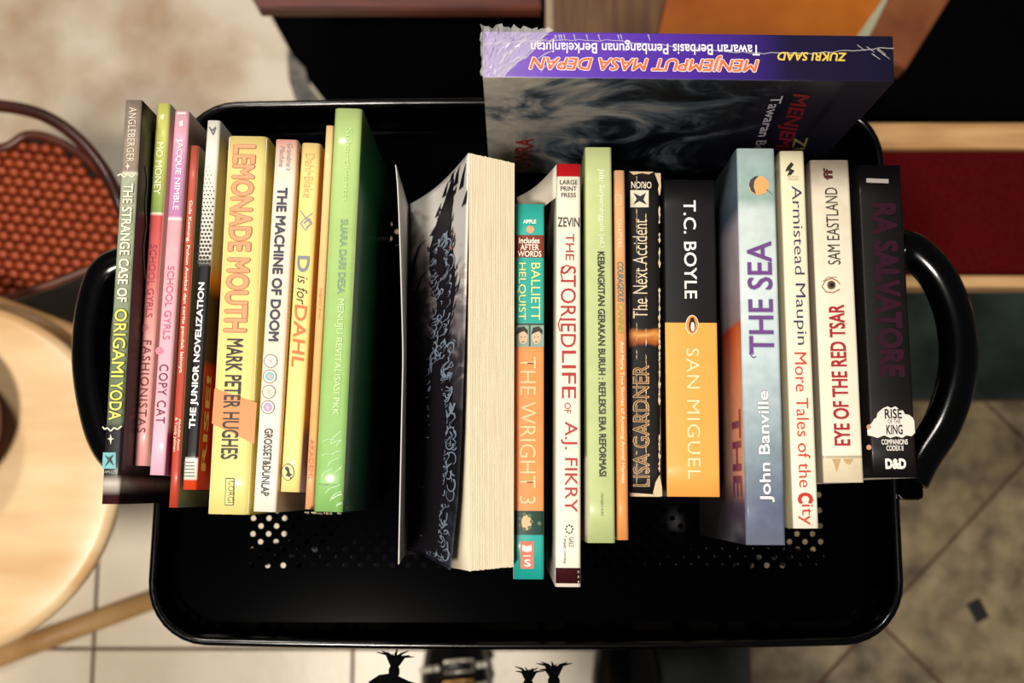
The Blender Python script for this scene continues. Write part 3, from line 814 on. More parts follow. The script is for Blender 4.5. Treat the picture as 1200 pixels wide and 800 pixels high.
# 15 -------------------------------------------------- thin tan orange
b = Book((718.5, 199, 733, 200, 724, 632.6, 736, 632.6), .135, 'thin tan orange book with green and white lettering beside the worn black book', 'd8925a', 'c07c48', 'e0b888',
         bands=[(199, 'dca878'), (390, 'd8945c'), (450, 'd88a4a'), (632, 'd8904e')])
b.marks('label_frame', stroke([(721, 229), (727.5, 229), (728, 240), (721.5, 240), (721, 229)], .8), 'e8c49a', .0001)
b.text('CHAPTERS', 257, 290, .3, .66, col='ecd0ac', bold=.01)
b.text('COURAGEOUS ', 307, 354, .2, .75, col='2c6a6c', bold=.01, shear=.2)
b.text('CANINE!', 356, 391, .2, .75, col='8a9a38', bold=.01, shear=.2)
b.text('And More True Stories of Amazing Animal Heroes', 400, 566, .35, .75, col='f2d4a4', bold=.02)
# 16 -------------------------------------------------- worn black
b = Book((735.5, 200.6, 774, 202, 737, 582, 776.3, 582.7), .112, 'worn black book with peeling cream cracks along its spine and gold lettering', '141210', '1a1612', '1a1612',
         bands=[(200, '2a241e'), (206, '12100f'), (378, '100e0d'), (382, 'b8702c'), (386, 'e0a050'), (394, 'a85820'), (400, '100e0d'), (575, '110f0e'), (583, '3a342c')], wob=.006, speck=.2, shade_r=.003)
random.seed(11)
def jag(u, v0, v1, wmin, wmax, step=6, p=.75):
    out = []; v = v0
    while v < v1:
        l_ = random.uniform(step * .5, step * 1.6)
        if random.random() < p:
            n = 4; lft = []; rgt = []
            for k in range(n + 1):
                vv = v + l_ * k / n; w_ = random.uniform(wmin, wmax) * math.sin(math.pi * (k + .4) / (n + .8)); uu = u + random.uniform(-.3, .3)
                lft.append((uu - w_, vv)); rgt.append((uu + w_, vv))
            out.append(lft + rgt[::-1])
        v += l_
    return out
b.marks('cracks', jag(746, 206, 560, .2, .7, 8, .6) + jag(757, 250, 570, .2, .8, 8, .7) + jag(772.6, 215, 560, .5, 1.6, 9, .75) + [[(767, 203), (774, 203), (774.5, 222), (771, 214)], [(737, 201), (766, 201.5), (760, 204.5), (752, 203), (742, 205)], [(765, 578), (768, 565), (773, 556), (775.5, 570), (776, 581), (770, 582)], [(737, 577), (765, 579), (775, 581.8), (738, 581.5)]], 'cbb590', .0001)
b.text('ORION', 213, 221, .1, .72, 'r', 'e0d4bc', bold=.01)
b.poly('emblem', [(738.5, 223), (760, 223), (760, 243), (738.5, 243)], 'd8d0bc', .0001)
b.marks('emblem_figure', [[(742, 226), (750, 230), (757, 226), (754, 234), (758, 240), (749, 236), (742, 240), (746, 233)]], '1a1816', .0002)
b.text('The Next Accident', 257, 373, .14, .58, 'ccw', 'e0cfb0', bold=-.005)
b.text('LISA GARDNER', 428, 570, .12, .62, 'ccw', 'd8a870', bold=.01, dz=.0001); b.text('LISA GARDNER', 429, 569.3, .15, .59, 'ccw', '151210', bold=-.022, dz=.0003)
# 17 -------------------------------------------------- black / orange
b = Book((778, 209.5, 837, 211.6, 780.5, 581.7, 845, 582), .108, 'thick book with black upper half and bright orange lower half', 'eba24c', '101010', '151110',
         bands=[(209, '181517'), (379.4, '131113'), (379.8, 'eea44e'), (582, 'f0a650')], mode='CONSTANT', speck=.03, shade_r=.0012)
b.text('T.C. BOYLE', 235, 350, .38, .62, col='f4f0ea', bold=.01, sp=1.05)
b.disc('logo_oval', 811, 380.5, 7.6, 'f4e8d8', .0001, 11.4); b.disc('logo_oval_inside', 811, 380.5, 6.8, 'e88a34', .0002, 10.6)
b.disc('logo_bird', 811, 381.5, 3.8, '141214', .0003, 8); b.disc('logo_bird_belly', 811.4, 383, 2.2, 'f8f2e8', .0004, 5.6); b.disc('logo_bird_head', 811, 374.4, 2.4, '141214', .0004)
b.text('SAN MIGUEL', 408, 561, .4, .64, col='f8d8a4', bold=-.002, sp=1.1)
# 18 -------------------------------------------------- pale blue
b = Book((863, 173.5, 908, 174.4, 874, 638, 921, 638.7), .138, 'tall glossy pale blue book with purple title, fourth from the right end', 'b8ccd0',
         [(173, '6e7e88'), (240, '4f5f70'), (262, 'a89ca8'), (330, 'b0a0b0'), (370, 'a09498'), (378, 'c8502c'), (480, 'd89878'), (560, 'd0a090'), (590, '5c4a60'), (638, '2e2c3c')], '8494a0',
         bands=[(173, 'a8bcbc'), (205, '98b0ac'), (232, '90a8a0'), (245, 'bccbc8'), (330, 'd0dadb'), (420, 'bfced2'), (480, 'a2b4ba'), (540, '7c8c98'), (600, '58607a'), (638, '6e7484')], speck=.15, coat=.08)
b.disc('sun_disc', 889, 217.5, 11.8, 'e8a468', .0001, 11.2)
b.marks('sun_shadow', [[(877.3, 217), (879, 211), (884, 207), (889, 206.3), (884, 212), (883, 219), (886, 228), (880, 224)]], '3c3c40', .0002)
b.marks('dash', stroke([(898, 222), (905, 228)], 1.2), '6c7c80', .0001)
b.text('THE SEA', 283, 415, .2, .84, 'ccw', '6a3a80', bold=.01, out='8fb0b4', ob=.02)
b.marks('title_swash', stroke([(880, 408), (878, 414), (882, 419), (886, 418)], 1.2), '5c4a74', .0002)
b.text('John Banville', 458, 588, .38, .74, 'ccw', 'f4f0ec', bold=.015, out='404454', ob=.02)
me, _ = fit_text('THE', .045, .022, .02)
o = obj('side_lettering', me, mat('7a3068', .4), b.o, (-b.T / 2 - .0003, b.ly(530), b.W - .016)); o.rotation_euler = (math.pi / 2, 0, -math.pi / 2)
# 19 -------------------------------------------------- cream, two-colour script
b = Book((914, 177, 942, 177, 929, 619, 960.5, 619), .128, 'cream book with handwritten style navy and red lettering beside the pale blue one', 'ece2c8', 'c4b898', 'd8ccae',
         bands=[(177, 'e6dab6'), (300, 'ebe0c4'), (619, 'efe6d2')])
b.marks('emblem', [[(922, 196), (927, 190), (930, 193), (926, 198), (931, 200), (927, 205), (922, 206), (925, 200), (920, 201)]], '1c1a18', .0002)
b.text('BLACK\nSWAN', 206, 211.5, .3, .72, 'h', '8a8068')
b.text('Armistead Maupin', 218, 404, .3, .82, col='2a2c50', bold=-.004)
b.text('More Tales of the', 413, 571, .28, .76, col='c83a28', bold=-.002)
b.text('C', 577, 590, .2, .8, col='c0261c', bold=.06)
b.text('ity', 591, 615, .2, .78, col='c83a28', bold=-.002)
# 20 -------------------------------------------------- off white, red title
b = Book((950, 187, 994, 188, 964, 565.4, 1014, 565), .112, 'off-white book with bold red title and a stained beige band at the foot', 'e0d8c4', '9a907c', 'c0b49c',
         bands=[(187, 'b4a694'), (215, 'c4b8a4'), (230, 'd8cdb8'), (330, 'e4dcc6'), (533, 'e8e0cc'), (535, '8c7c60'), (537, 'd6c8a8'), (565, 'dccfb2')], speck=.12)
b.text('ff', 197, 211, .32, .56, 'ccw', '4a1a18', bold=.04)
b.text('SAM EASTLAND', 220, 310, .34, .66, 'ccw', '2c2824', bold=.0)
b.marks('eye_drawing', stroke([(963, 336), (967, 329), (974, 326), (981, 329), (984, 333)], 1.1) + stroke([(963, 336), (968, 342), (976, 343), (984, 339)], 1.1) + stroke([(964, 330), (970, 325), (980, 325)], .8), '9a5a40', .0001)
b.disc('eye_iris', 974, 334, 5, '6a4434', .0002); b.disc('eye_pupil', 974.5, 334, 2.6, '141010', .0003)
b.text('EYE OF THE RED TSAR', 357, 522, .3, .7, 'ccw', 'a01c20', bold=.02)
b.marks('stain', [[(975, 538), (985, 538), (983, 545), (980, 554), (978, 546)], [(988, 538), (1000, 538), (996, 544), (991, 543)]], 'bc9c70', .0001)
# 21 -------------------------------------------------- black, rightmost
b = Book((1006, 192, 1054, 195, 1020, 559.4, 1077, 560), .108, 'thick black book at the right end of the row with dim maroon letters', '0c0a0c', '14100f', '050506',
         bands=[(192, '0b090b'), (460, '0e0b0b'), (480, '1a120f'), (512, '1a1210'), (560, '0a0809')], wob=0, speck=.2, shade_r=.0015)
b.poly('label_strip', [(1015, 209), (1041, 210), (1041, 215), (1015, 214)], 'a8a29c', .0001)
b.text('RA SALVATORE', 238, 442, .26, .84, col='2e0e20', bold=.05, rough=.3)
b.poly('white_glow', [(1016.5, 510), (1016, 504), (1018, 498), (1021, 496), (1024, 491), (1027, 489), (1028, 484), (1031, 481), (1035, 478), (1040, 476), (1044, 478), (1049, 476), (1053, 479), (1058, 481), (1060, 485), (1065, 486), (1069, 489), (1071, 493), (1072, 507), (1068, 511), (1062, 510), (1057, 513), (1050, 511), (1043, 513), (1036, 510), (1028, 513), (1022, 511)], 'e4dcd2', .0001)
b.text('RISE', 479, 490.5, .34, .72, 'h', '181412', bold=.02, dz=.0001); b.text('OF THE', 491.5, 496, .4, .68, 'h', '181412', dz=.0001)
b.text('KING', 497.5, 509, .36, .72, 'h', '181412', bold=.02, dz=.0001)
b.text('COMPANIONS\nCODEX II', 514.5, 528, .24, .82, 'h', 'e8e0d8', bold=.02, line=.85)
b.text('D&D', 537, 549.5, .3, .76, 'h', 'ece4dc', bold=.06)
b.marks('glow_spots', [ngon(1018, 524, 3.2, 7), ngon(1018, 500, 3, 7)], 'c09070', .0001)

# 11 -------------------------------------------------- thick paperback lying fore-edge up, flap open
W11 = .14; z11 = Z_TRAY + W11
A, Bq, Cq, Dq = P(549.5, 179, z11), P(603, 191, z11), P(549.5, 669, z11), P(602, 664, z11)
ctr = (A + Bq + Cq + Dq) / 4
b11 = tag(empty('paperback_book', (ctr.x, ctr.y, Z_TRAY)), 'thick paperback with cream page edges up and an illustrated dark flap opened left', 'book', ROW)
cb = Vector((ctr.x, ctr.y, Z_TRAY))
edge = ramp_mat([(-.02, 'e4d4ae'), (.02, 'e8d8b4')], -.02, .02, 'X', .8, 'LINEAR', .1, 200)
# leaves gathered in thin signatures, each slightly proud or sunk
bm = bmesh.new(); N = 26
xs = [i / N for i in range(N + 1)]
for i in range(N):
    t0, t1 = xs[i] + .002, xs[i + 1] - .002
    dz = random.uniform(-.0006, 0); dy = random.uniform(-.0002, .0002)
    c4 = []
    for t in (t0, t1):
        tp = A.lerp(Bq, t) - cb; bt = Cq.lerp(Dq, t) - cb
        c4 += [(tp.x, tp.y + dy), (bt.x, bt.y + dy)]
    prism([c4[1], c4[3], c4[2], c4[0]], .001, W11 + dz, 0, bm)
obj('page_block', bm, mat('ddd0b4', .8, 'cfc0a0', 300, .1, stretch=(8, .2, .2)), b11)
# back cover, spine strip
bm = bmesh.new(); xr = (Bq.x + Dq.x) / 2 - cb.x; yb0 = Cq.y - cb.y - .001; yt0 = Bq.y - cb.y + .001
box(bm, A.x - cb.x - .004, xr + .0002, yb0, yt0, 0.0, .0008); obj('spine', bm, mat('1c1c24', .4), b11)
# first leaves fanning a little to the left under the flap
bm = bmesh.new(); prev = None
for j in range(13):
    t = j / 12; v = 181 + (664 - 181) * t
    tp = Vector(((A.x * (1 - t) + Cq.x * t) - cb.x, A.y * (1 - t) + Cq.y * t - cb.y, W11 - .0008))
    q = P(548 - 24 * t ** 1.6, v, z11 - .03) - cb
    q.x = min(q.x, tp.x - .0015)
    q.y = tp.y
    cur = [bm.verts.new(tp), bm.verts.new(tp.lerp(q, .5) + Vector((.0008, 0, 0))), bm.verts.new(q)]
    if prev:
        for a_ in range(2): bm.faces.new((prev[a_], prev[a_ + 1], cur[a_ + 1], cur[a_])).smooth = True
    prev = cur
o = obj('loose_leaf', bm, mat('ddd0b4', .8), b11); md = o.modifiers.new('thickness', 'SOLIDIFY'); md.thickness = .0003

def leaf(u, t):
    """u 0..1 left to right, t 0..1 top to bottom of the picture flap"""
    L_ = P(480.5 - 3.5 * t, 239 + (644 - 239) * t, CAM_Z - .652)
    ru = [549, 548, 546, 543.5, 540.5, 536, 527.5]; k = min(5, int(t * 6)); f = t * 6 - k
    R_ = P(ru[k] * (1 - f) + ru[k + 1] * f, 179 + (668 - 179) * t, CAM_Z - .566 - .001)
    p = L_.lerp(R_, u); sag = .010 * math.sin(math.pi * u)
    return p + Vector((0, 0, -sag)) - cb

bm = bmesh.new(); uvl = bm.loops.layers.uv.new('UVMap')
NU, NV = 24, 72
G = [[bm.verts.new(leaf(i / NU, j / NV)) for i in range(NU + 1)] for j in range(NV + 1)]
for j in range(NV):
    for i in range(NU):
        f = bm.faces.new((G[j + 1][i], G[j + 1][i + 1], G[j][i + 1], G[j][i])); f.smooth = True
        for lp, (a_, c_) in zip(f.loops, ((i, j + 1), (i + 1, j + 1), (i + 1, j), (i, j))): lp[uvl].uv = (a_ / NU, 1 - c_ / NV)
art = bpy.data.materials.new('illustration'); art.use_nodes = True
nt = art.node_tree; pb = nt.nodes['Principled BSDF']; pb.inputs['Roughness'].default_value = .3; pb.inputs['Coat Weight'].default_value = .3
uvn = nt.nodes.new('ShaderNodeUVMap'); mp = nt.nodes.new('ShaderNodeMapping'); mp.inputs['Scale'].default_value = (1.2, 7, 1)
nt.links.new(uvn.outputs[0], mp.inputs[0])
n1 = nt.nodes.new('ShaderNodeTexNoise'); n1.inputs['Scale'].default_value = 2.6; n1.inputs['Detail'].default_value = 7; n1.inputs['Distortion'].default_value = 1.6
nt.links.new(mp.outputs[0], n1.inputs[0])
sp_ = nt.nodes.new('ShaderNodeSeparateXYZ'); nt.links.new(uvn.outputs[0], sp_.inputs[0])
def math_(op, a_, b_):
    n = nt.nodes.new('ShaderNodeMath'); n.operation = op
    for i, x in enumerate((a_, b_)):
        if isinstance(x, (int, float)): n.inputs[i].default_value = x
        else: nt.links.new(x, n.inputs[i])
    return n.outputs[0]
# brightness: pale at the top and along the right middle, dark at the left and the foot
f1 = math_('ADD', sp_.outputs['Y'], math_('MULTIPLY', sp_.outputs['X'], .26))
f2 = math_('ADD', f1, math_('MULTIPLY', math_('SUBTRACT', n1.outputs[0], .5), .5))
rp = nt.nodes.new('ShaderNodeValToRGB'); e_ = rp.color_ramp.elements
e_[0].position = .0; e_[0].color = lin('0d0d16'); e_[1].position = 1.0; e_[1].color = lin('e4e0da')
for p_, c_ in ((.12, '0b0b12'), (.30, '343848'), (.42, '12121a'), (.60, '1a1820'), (.74, '4a444c'), (.88, 'a49a9c'), (.96, 'dcd6d0')):
    x = rp.color_ramp.elements.new(p_); x.color = lin(c_)
nt.links.new(f2, rp.inputs[0]); nt.links.new(rp.outputs[0], pb.inputs['Base Color'])
fl = obj('illustrated_flap', bm, art, b11)
md = fl.modifiers.new('thickness', 'SOLIDIFY'); md.thickness = .0003; md.offset = -1


def art_ribbon(bm, pts, w0, w1, off=.0008):
    n = len(pts); prev = None
    for i, (u, t) in enumerate(pts):
        a_ = pts[max(0, i - 1)]; c_ = pts[min(n - 1, i + 1)]
        du, dt = (c_[0] - a_[0]) * 70, (c_[1] - a_[1]) * 480
        l_ = math.hypot(du, dt) or 1; nx, ny = -dt / l_ / 70, du / l_ / 480
        w_ = w0 + (w1 - w0) * i / (n - 1)
        pr = []
        for s_ in (-1, 1):
            uu = min(.995, max(.005, u + nx * w_ * s_)); tt = min(.998, max(.002, t + ny * w_ * s_))
            pr.append(bm.verts.new(leaf(uu, tt) + Vector((-off * .4, 0, off))))
        if prev: bm.faces.new((prev[0], pr[0], pr[1], prev[1]))
        prev = pr
random.seed(5)
# px -> flap coordinates
def fuv(x, y):
    t = (y - 205) / (655 - 205); return ((x - 479) / (545 - 479 - 12 * max(0, t) ** 2), max(.01, min(.99, t)))
bm = bmesh.new()
body = [(528, 216), (524, 232), (519, 250), (515, 275), (516, 300), (520, 325), (522, 350), (517, 380), (512, 410), (512, 450), (515, 500), (512, 550), (508, 600), (508, 645)]
bw_ = [2, 5, 9, 12, 14, 12, 10, 10, 12, 14, 16, 16, 16, 14]
pr = None
for (x, y), w_ in zip(body, bw_):
    cur = []
    for s_ in (-1, 1):
        u, t = fuv(x + s_ * w_, y); cur.append(bm.verts.new(leaf(min(.99, max(.01, u)), t) + Vector((-.0001, 0, .0004))))
    if pr: bm.faces.new((pr[0], cur[0], cur[1], pr[1]))
    pr = cur
for k in range(90):   # ragged scales and spikes along the body's outline
    i = random.randint(1, len(body) - 2); f = random.random()
    x = body[i][0] * (1 - f) + body[i + 1][0] * f; y = body[i][1] * (1 - f) + body[i + 1][1] * f; w_ = bw_[i]
    s_ = random.choice((-1, 1)); x0 = x + s_ * w_ * .8; l_ = random.uniform(3, 9)
    art_ribbon(bm, [fuv(x0, y), fuv(x0 + s_ * l_ * .6, y - l_ * .3), fuv(x0 + s_ * l_ * .8, y - l_ * 1.1)], 1.6, .2)
for x, y, l_ in ((527, 216, 20), (532, 226, 24), (519, 226, 14), (538, 236, 22), (511, 243, 12), (541, 258, 14), (505, 262, 9)):
    art_ribbon(bm, [fuv(x, y), fuv(x + 2, y - l_ * .5), fuv(x + 5, y - l_)], 2.6, .2)
for x, y in ((483, 280), (486, 320), (482, 352)):
    art_ribbon(bm, [fuv(x + 14, y - 18), fuv(x + 8, y - 14), fuv(x + 3, y), fuv(x, y + 16)], .5, 2.2)
obj('dark_creature_print', bm, mat('16121a', .35), fl)
bm = bmesh.new()
def swirl(x, y, r, a0, a1, w_, asp=1.6):
    pts = []
    n = 10
    for i in range(n + 1):
        a_ = a0 + (a1 - a0) * i / n; rr = r * (1 - .45 * i / n)
        pts.append(fuv(x + rr * math.cos(a_), y + rr * asp * math.sin(a_)))
    art_ribbon(bm, pts, w_, w_ * .3, .0013)
for x, y, r in ((523, 290, 8), (520, 300, 10), (526, 312, 7), (518, 280, 6), (522, 470, 12), (521, 478, 9), (521, 486, 5), (514, 520, 9), (517, 560, 10), (515, 568, 6), (512, 600, 9), (520, 620, 8), (507, 630, 9), (526, 430, 7), (529, 410, 5)):
    a0 = random.uniform(0, 6); swirl(x, y, r, a0, a0 + random.uniform(3, 5.5), random.uniform(.8, 1.4))
for k in range(70):
    y = random.uniform(400, 645); x = 521 - (y > 560) * 3 + random.uniform(-13, 13); a0 = random.uniform(0, 6)
    swirl(x, y, random.uniform(3, 7), a0, a0 + random.uniform(2, 4.5), random.uniform(.6, 1.3))
for k in range(210):
    y = random.uniform(270, 648); w0 = 10 if y < 400 else 15; x = 518 - (y > 560) * 2 + random.uniform(-w0, w0)
    a_ = random.uniform(.7, 2.4); l_ = random.uniform(4, 14)
    art_ribbon(bm, [fuv(x, y), fuv(x + l_ * .5 * math.cos(a_), y + l_ * .5 * math.sin(a_)), fuv(x + l_ * math.cos(a_ + .6), y + l_ * math.sin(a_ + .6))], random.uniform(.5, 1.2), .2, .0013)
obj('pale_blue_scale_print', bm, mat('94a4ba', .35), fl)
bm = bmesh.new(); art_ribbon(bm, [fuv(526, 290), fuv(528, 293), fuv(529, 297)], 1.2, .8, .001); obj('red_eye_print', bm, mat('b84a3c', .35), fl)
# upright white inner leaf of the opened cover
def wleaf(t, d):
    top = P(463.5 + (472 - 463.5) * min(1, t * 2.2) ** .6 * (1 if t < .5 else 1) - (5 * max(0, t - .5) * 2), 193 + (661 - 193) * t, CAM_Z - .567)
    cl_ = P(479 - 2 * t, 205 + (655 - 205) * t, CAM_Z - .567)
    low = leaf(0, t) + cb
    p = top.lerp(Vector((low.x - .0012, top.y, low.z)), d)
    return p - cb
bm = bmesh.new()
G = [[bm.verts.new(wleaf(j / 24, i / 6)) for i in range(7)] for j in range(25)]
for j in range(24):
    for i in range(6):
        f = bm.faces.new((G[j][i], G[j + 1][i], G[j + 1][i + 1], G[j][i + 1])); f.smooth = True
o = obj('cover', bm, mat('ddd8cf', .5), b11); md = o.modifiers.new('thickness', 'SOLIDIFY'); md.thickness = .0005; md.offset = 0
# lower part of the opened cover reaching down to the basket floor
bm = bmesh.new(); lo = leaf(0, .5)
vs = [(wleaf(0, 1).x, wleaf(0, 1).y), (wleaf(1, 1).x, wleaf(1, 1).y)]
f = bm.faces.new([bm.verts.new(p) for p in ((vs[0][0], vs[0][1], lo.z), (vs[1][0], vs[1][1], lo.z), (A.x - cb.x - .003, vs[1][1], .001), (A.x - cb.x - .003, vs[0][1], .001))])
o = obj('cover_hinge', bm, mat('15151c', .4), b11); md = o.modifiers.new('thickness', 'SOLIDIFY'); md.thickness = .0005

# white loose end leaf beside the teal book (belongs to the tall cream book)
cream_book = [o for o in C.objects if o.get('label', '').startswith('tall cream book')][0]
cbl = cream_book.location
bm = bmesh.new(); pts = []
for i in range(9):
    t = i / 8
    pts.append(P(652 - 46 * t, 193 + 38 * t ** 1.0 + 5 * math.sin(math.pi * t), CAM_Z - .567 - .062 * t))
for i in range(8):
    a_, c_ = pts[i] - cbl, pts[i + 1] - cbl
    y_lo = .1545 - cbl.y
    bm.faces.new([bm.verts.new(p) for p in ((a_.x, a_.y, a_.z), (c_.x, c_.y, c_.z), (c_.x, y_lo, c_.z), (a_.x, y_lo, a_.z))])
bmesh.ops.remove_doubles(bm, verts=bm.verts, dist=1e-5)
for f in bm.faces: f.smooth = True
o = obj('bent_cover_corner', bm, mat('e6dece', .5), cream_book); o.rotation_euler = (0, 0, -cream_book.rotation_euler.z)
md = o.modifiers.new('thickness', 'SOLIDIFY'); md.thickness = .0004

# 22 -------------------------------------------------- purple shrink-wrapped book standing behind the row
Wp = .169; zp = Z_TRAY + Wp
a, b_, c_, d = P(566, 36.5, zp), P(1043, 42, zp), P(566, 90, zp), P(1052, 96, zp)
Lp = ((b_ - a).length + (d - c_).length) / 2; ctr = (a + b_ + c_ + d) / 4
Tp = ((a - c_).length + (b_ - d).length) / 2
rz = math.atan2(d.y - c_.y + b_.y - a.y, d.x - c_.x + b_.x - a.x)
pk = tag(empty('wrapped_book', (ctr.x, ctr.y, Z_TRAY), rz), 'purple spined book in clear shrink wrap standing crosswise behind the row', 'book')
inv = Matrix.Rotation(-rz, 3, 'Z')
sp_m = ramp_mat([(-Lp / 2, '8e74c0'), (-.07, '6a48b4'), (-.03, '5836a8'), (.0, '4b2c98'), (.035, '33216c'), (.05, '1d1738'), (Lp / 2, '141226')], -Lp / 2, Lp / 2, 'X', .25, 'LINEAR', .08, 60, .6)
front = bpy.data.materials.new('cloud_photo_print'); front.use_nodes = True; nt = front.node_tree; pb = nt.nodes['Principled BSDF']
pb.inputs['Roughness'].default_value = .28; pb.inputs['Coat Weight'].default_value = .5
tc = nt.nodes.new('ShaderNodeTexCoord'); n1 = nt.nodes.new('ShaderNodeTexNoise'); n1.inputs['Scale'].default_value = 17; n1.inputs['Detail'].default_value = 9; n1.inputs['Distortion'].default_value = 1.3; n1.inputs['Roughness'].default_value = .6
nt.links.new(tc.outputs['Object'], n1.inputs[0])
sx = nt.nodes.new('ShaderNodeSeparateXYZ'); nt.links.new(tc.outputs['Object'], sx.inputs[0])
f1 = math_('ADD', n1.outputs[0], math_('MULTIPLY', sx.outputs['X'], -1.5))
rp = nt.nodes.new('ShaderNodeValToRGB'); el = rp.color_ramp.elements; el[0].position = .40; el[0].color = lin('0a0c12'); el[1].position = .82; el[1].color = lin('d0c6b8')
for p_, c2 in ((.47, '1c242c'), (.55, '56606a'), (.64, 'a09c96')):
    x = rp.color_ramp.elements.new(p_); x.color = lin(c2)
nt.links.new(f1, rp.inputs[0])
r2 = nt.nodes.new('ShaderNodeMapRange'); r2.inputs['From Min'].default_value = .015; r2.inputs['From Max'].default_value = .06; nt.links.new(sx.outputs['X'], r2.inputs[0])
mx = nt.nodes.new('ShaderNodeMix'); mx.data_type = 'RGBA'; nt.links.new(r2.outputs[0], mx.inputs[0]); nt.links.new(rp.outputs[0], mx.inputs[6]); mx.inputs[7].default_value = lin('110f22')
nt.links.new(mx.outputs[2], pb.inputs['Base Color'])
bm = bmesh.new(); box(bm, -Lp / 2, Lp / 2, -Tp / 2, Tp / 2, 0, Wp, .0006)
for f in bm.faces:
    f.material_index = 0 if f.normal.z > .6 else 1
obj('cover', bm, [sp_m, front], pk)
def pl_(u, v): p = inv @ (P(u, v, zp) - Vector((ctr.x, ctr.y, zp))); return p
def ptext(s, u0, u1, v0, v1, col, bold=0, shear=0, out=None, ob=.03, dz=.0003, name='lettering'):
    p0, p1 = pl_(u0, v1), pl_(u1, v0)
    me, bx = fit_text(s, abs(p1.x - p0.x), abs(p1.y - p0.y), bold, shear)
    loc = ((p0.x + p1.x) / 2, (p0.y + p1.y) / 2, Wp + dz)
    if out:
        me2 = text_mesh(s, bold + ob, shear)
        for v in me2.vertices: v.co = ((v.co.x - bx[0]) * bx[2], (v.co.y - bx[1]) * bx[3], v.co.z)
        obj('lettering_outline', me2, mat(out, .4), pk, loc, math.pi)
        loc = (loc[0], loc[1], loc[2] + .0001)
    obj(name, me, mat(col, .4), pk, loc, math.pi)
ptext('MENJEMPUT MASA DEPAN', 620, 889, 66, 81.5, 'ec6c3c', .02, .25, 'f6ecec', .055)
ptext('Tawaran Berbasis Pembangunan Berkelanjutan', 622, 890, 49, 62, 'f0e8f0', .01)
ptext('ZUKRI SAAD', 911, 992, 62, 71, 'e0c04c', .02, .2)
# lettering on the upright front cover (faces the near side); position measured by sight line on that face
yf = -Tp / 2
def face_pt(u, v):
    # intersect the sight line with the front face plane
    o0 = Vector((0, 0, CAM_Z)); d0 = (P(u, v, 0) - o0)
    nrm = Matrix.Rotation(rz, 3, 'Z') @ Vector((0, -1, 0)); p0 = Vector((ctr.x, ctr.y, 0)) + nrm * (Tp / 2)
    t = (p0 - o0).dot(nrm) / d0.dot(nrm); w_ = o0 + d0 * t
    l_ = inv @ (w_ - Vector((ctr.x, ctr.y, 0))); return l_.x, w_.z - Z_TRAY
def ftext(s, u0, v0, u1, v1, hgt, col, bold=0, shear=0, down=True):
    (x0, z0), (x1, z1) = face_pt(u0, v0), face_pt(u1, v1)
    Lr = math.hypot(x1 - x0, z1 - z0)
    me, _ = fit_text(s, Lr, hgt, bold, shear)
    ang = math.atan2(z1 - z0, x1 - x0)
    for v in me.vertices:
        x, y = v.co.x, v.co.y
        v.co = (x * math.cos(ang) - y * math.sin(ang), -.0003 - v.co.z, x * math.sin(ang) + y * math.cos(ang))
    obj('lettering', me, mat(col, .4), pk, ((x0 + x1) / 2, yf, (z0 + z1) / 2))
ftext('MENJEMPUT', 937, 109, 905, 200, .0115, '741620', .02, .2)
ftext('Tawaran Berbasis', 911, 112, 880, 200, .006, 'b8b4c0', .01)
ftext('ZUKRI', 939, 161, 925, 205, .008, '8a8048', .01)
ftext('UWRA', 612, 197, 615, 162, .011, '8c2420', .02)
# shrink wrap: seam ridge along the spine and crumpled gathers at the left end
film = bpy.data.materials.new('clear_film'); film.use_nodes = True; pb = film.node_tree.nodes['Principled BSDF']
pb.inputs['Base Color'].default_value = (1, .97, .95, 1); pb.inputs['Roughness'].default_value = .12; pb.inputs['Alpha'].default_value = .30; pb.inputs['Specular IOR Level'].default_value = .8
random.seed(21)
bm = bmesh.new()
sy = pl_(800, 55).y
pts = [Vector((-Lp / 2 + Lp * k / 60, sy + random.uniform(-.0005, .0005) + .003 * math.sin(k * .11), Wp + .0003)) for k in range(61)]
tube(bm, pts, .00022, 4); obj('wrap_seam', bm, film, pk)
bm = bmesh.new()
# crumpled sheet over the left end of the spine: displaced grid
GX, GY = 26, 12; xe_ = -Lp / 2; G = []
for j in range(GY + 1):
    row = []
    for i in range(GX + 1):
        fx, fy = i / GX, j / GY
        x = xe_ - .001 + fx * (.036 - .024 * fy) + random.uniform(-.0008, .0008); y = Tp / 2 + .0008 - fy * (Tp + .0005) + (random.uniform(-.0002, .0018) if j == 0 else 0)
        amp = .0040 * (1 - fx) ** 1.2 * (1.2 - fy)
        row.append(bm.verts.new((x, y + random.uniform(-1, 1) * .0005, Wp + .0006 + random.uniform(0, 1) * amp)))
    G.append(row)
for j in range(GY):
    for i in range(GX):
        bm.faces.new((G[j + 1][i], G[j + 1][i + 1], G[j][i + 1], G[j][i]))
obj('plastic_wrap', bm, film, pk)
bm = bmesh.new()
for k in range(26):
    u = random.uniform(568, 650); v = random.uniform(42, 86); p = pl_(u, v); l_ = random.uniform(.004, .014); a_ = random.uniform(.3, .9)
    q = p + Vector((l_ * math.cos(a_), l_ * math.sin(a_), 0))
    if abs(q.y) < Tp / 2 - .0005 and abs(p.y) < Tp / 2: tube(bm, [(p.x, p.y, Wp + .0004), ((p.x + q.x) / 2, (p.y + q.y) / 2 + .0004, Wp + .0013), (q.x, q.y, Wp + .0004)], [.0001, .0004, .0001], 4)
for k in range(10):
    u = random.uniform(650, 760); p = pl_(u, 41); tube(bm, [(p.x, p.y, Wp + .0004), (p.x + .001, p.y - .0035, Wp + .0004)], [.0004, .0001], 4)
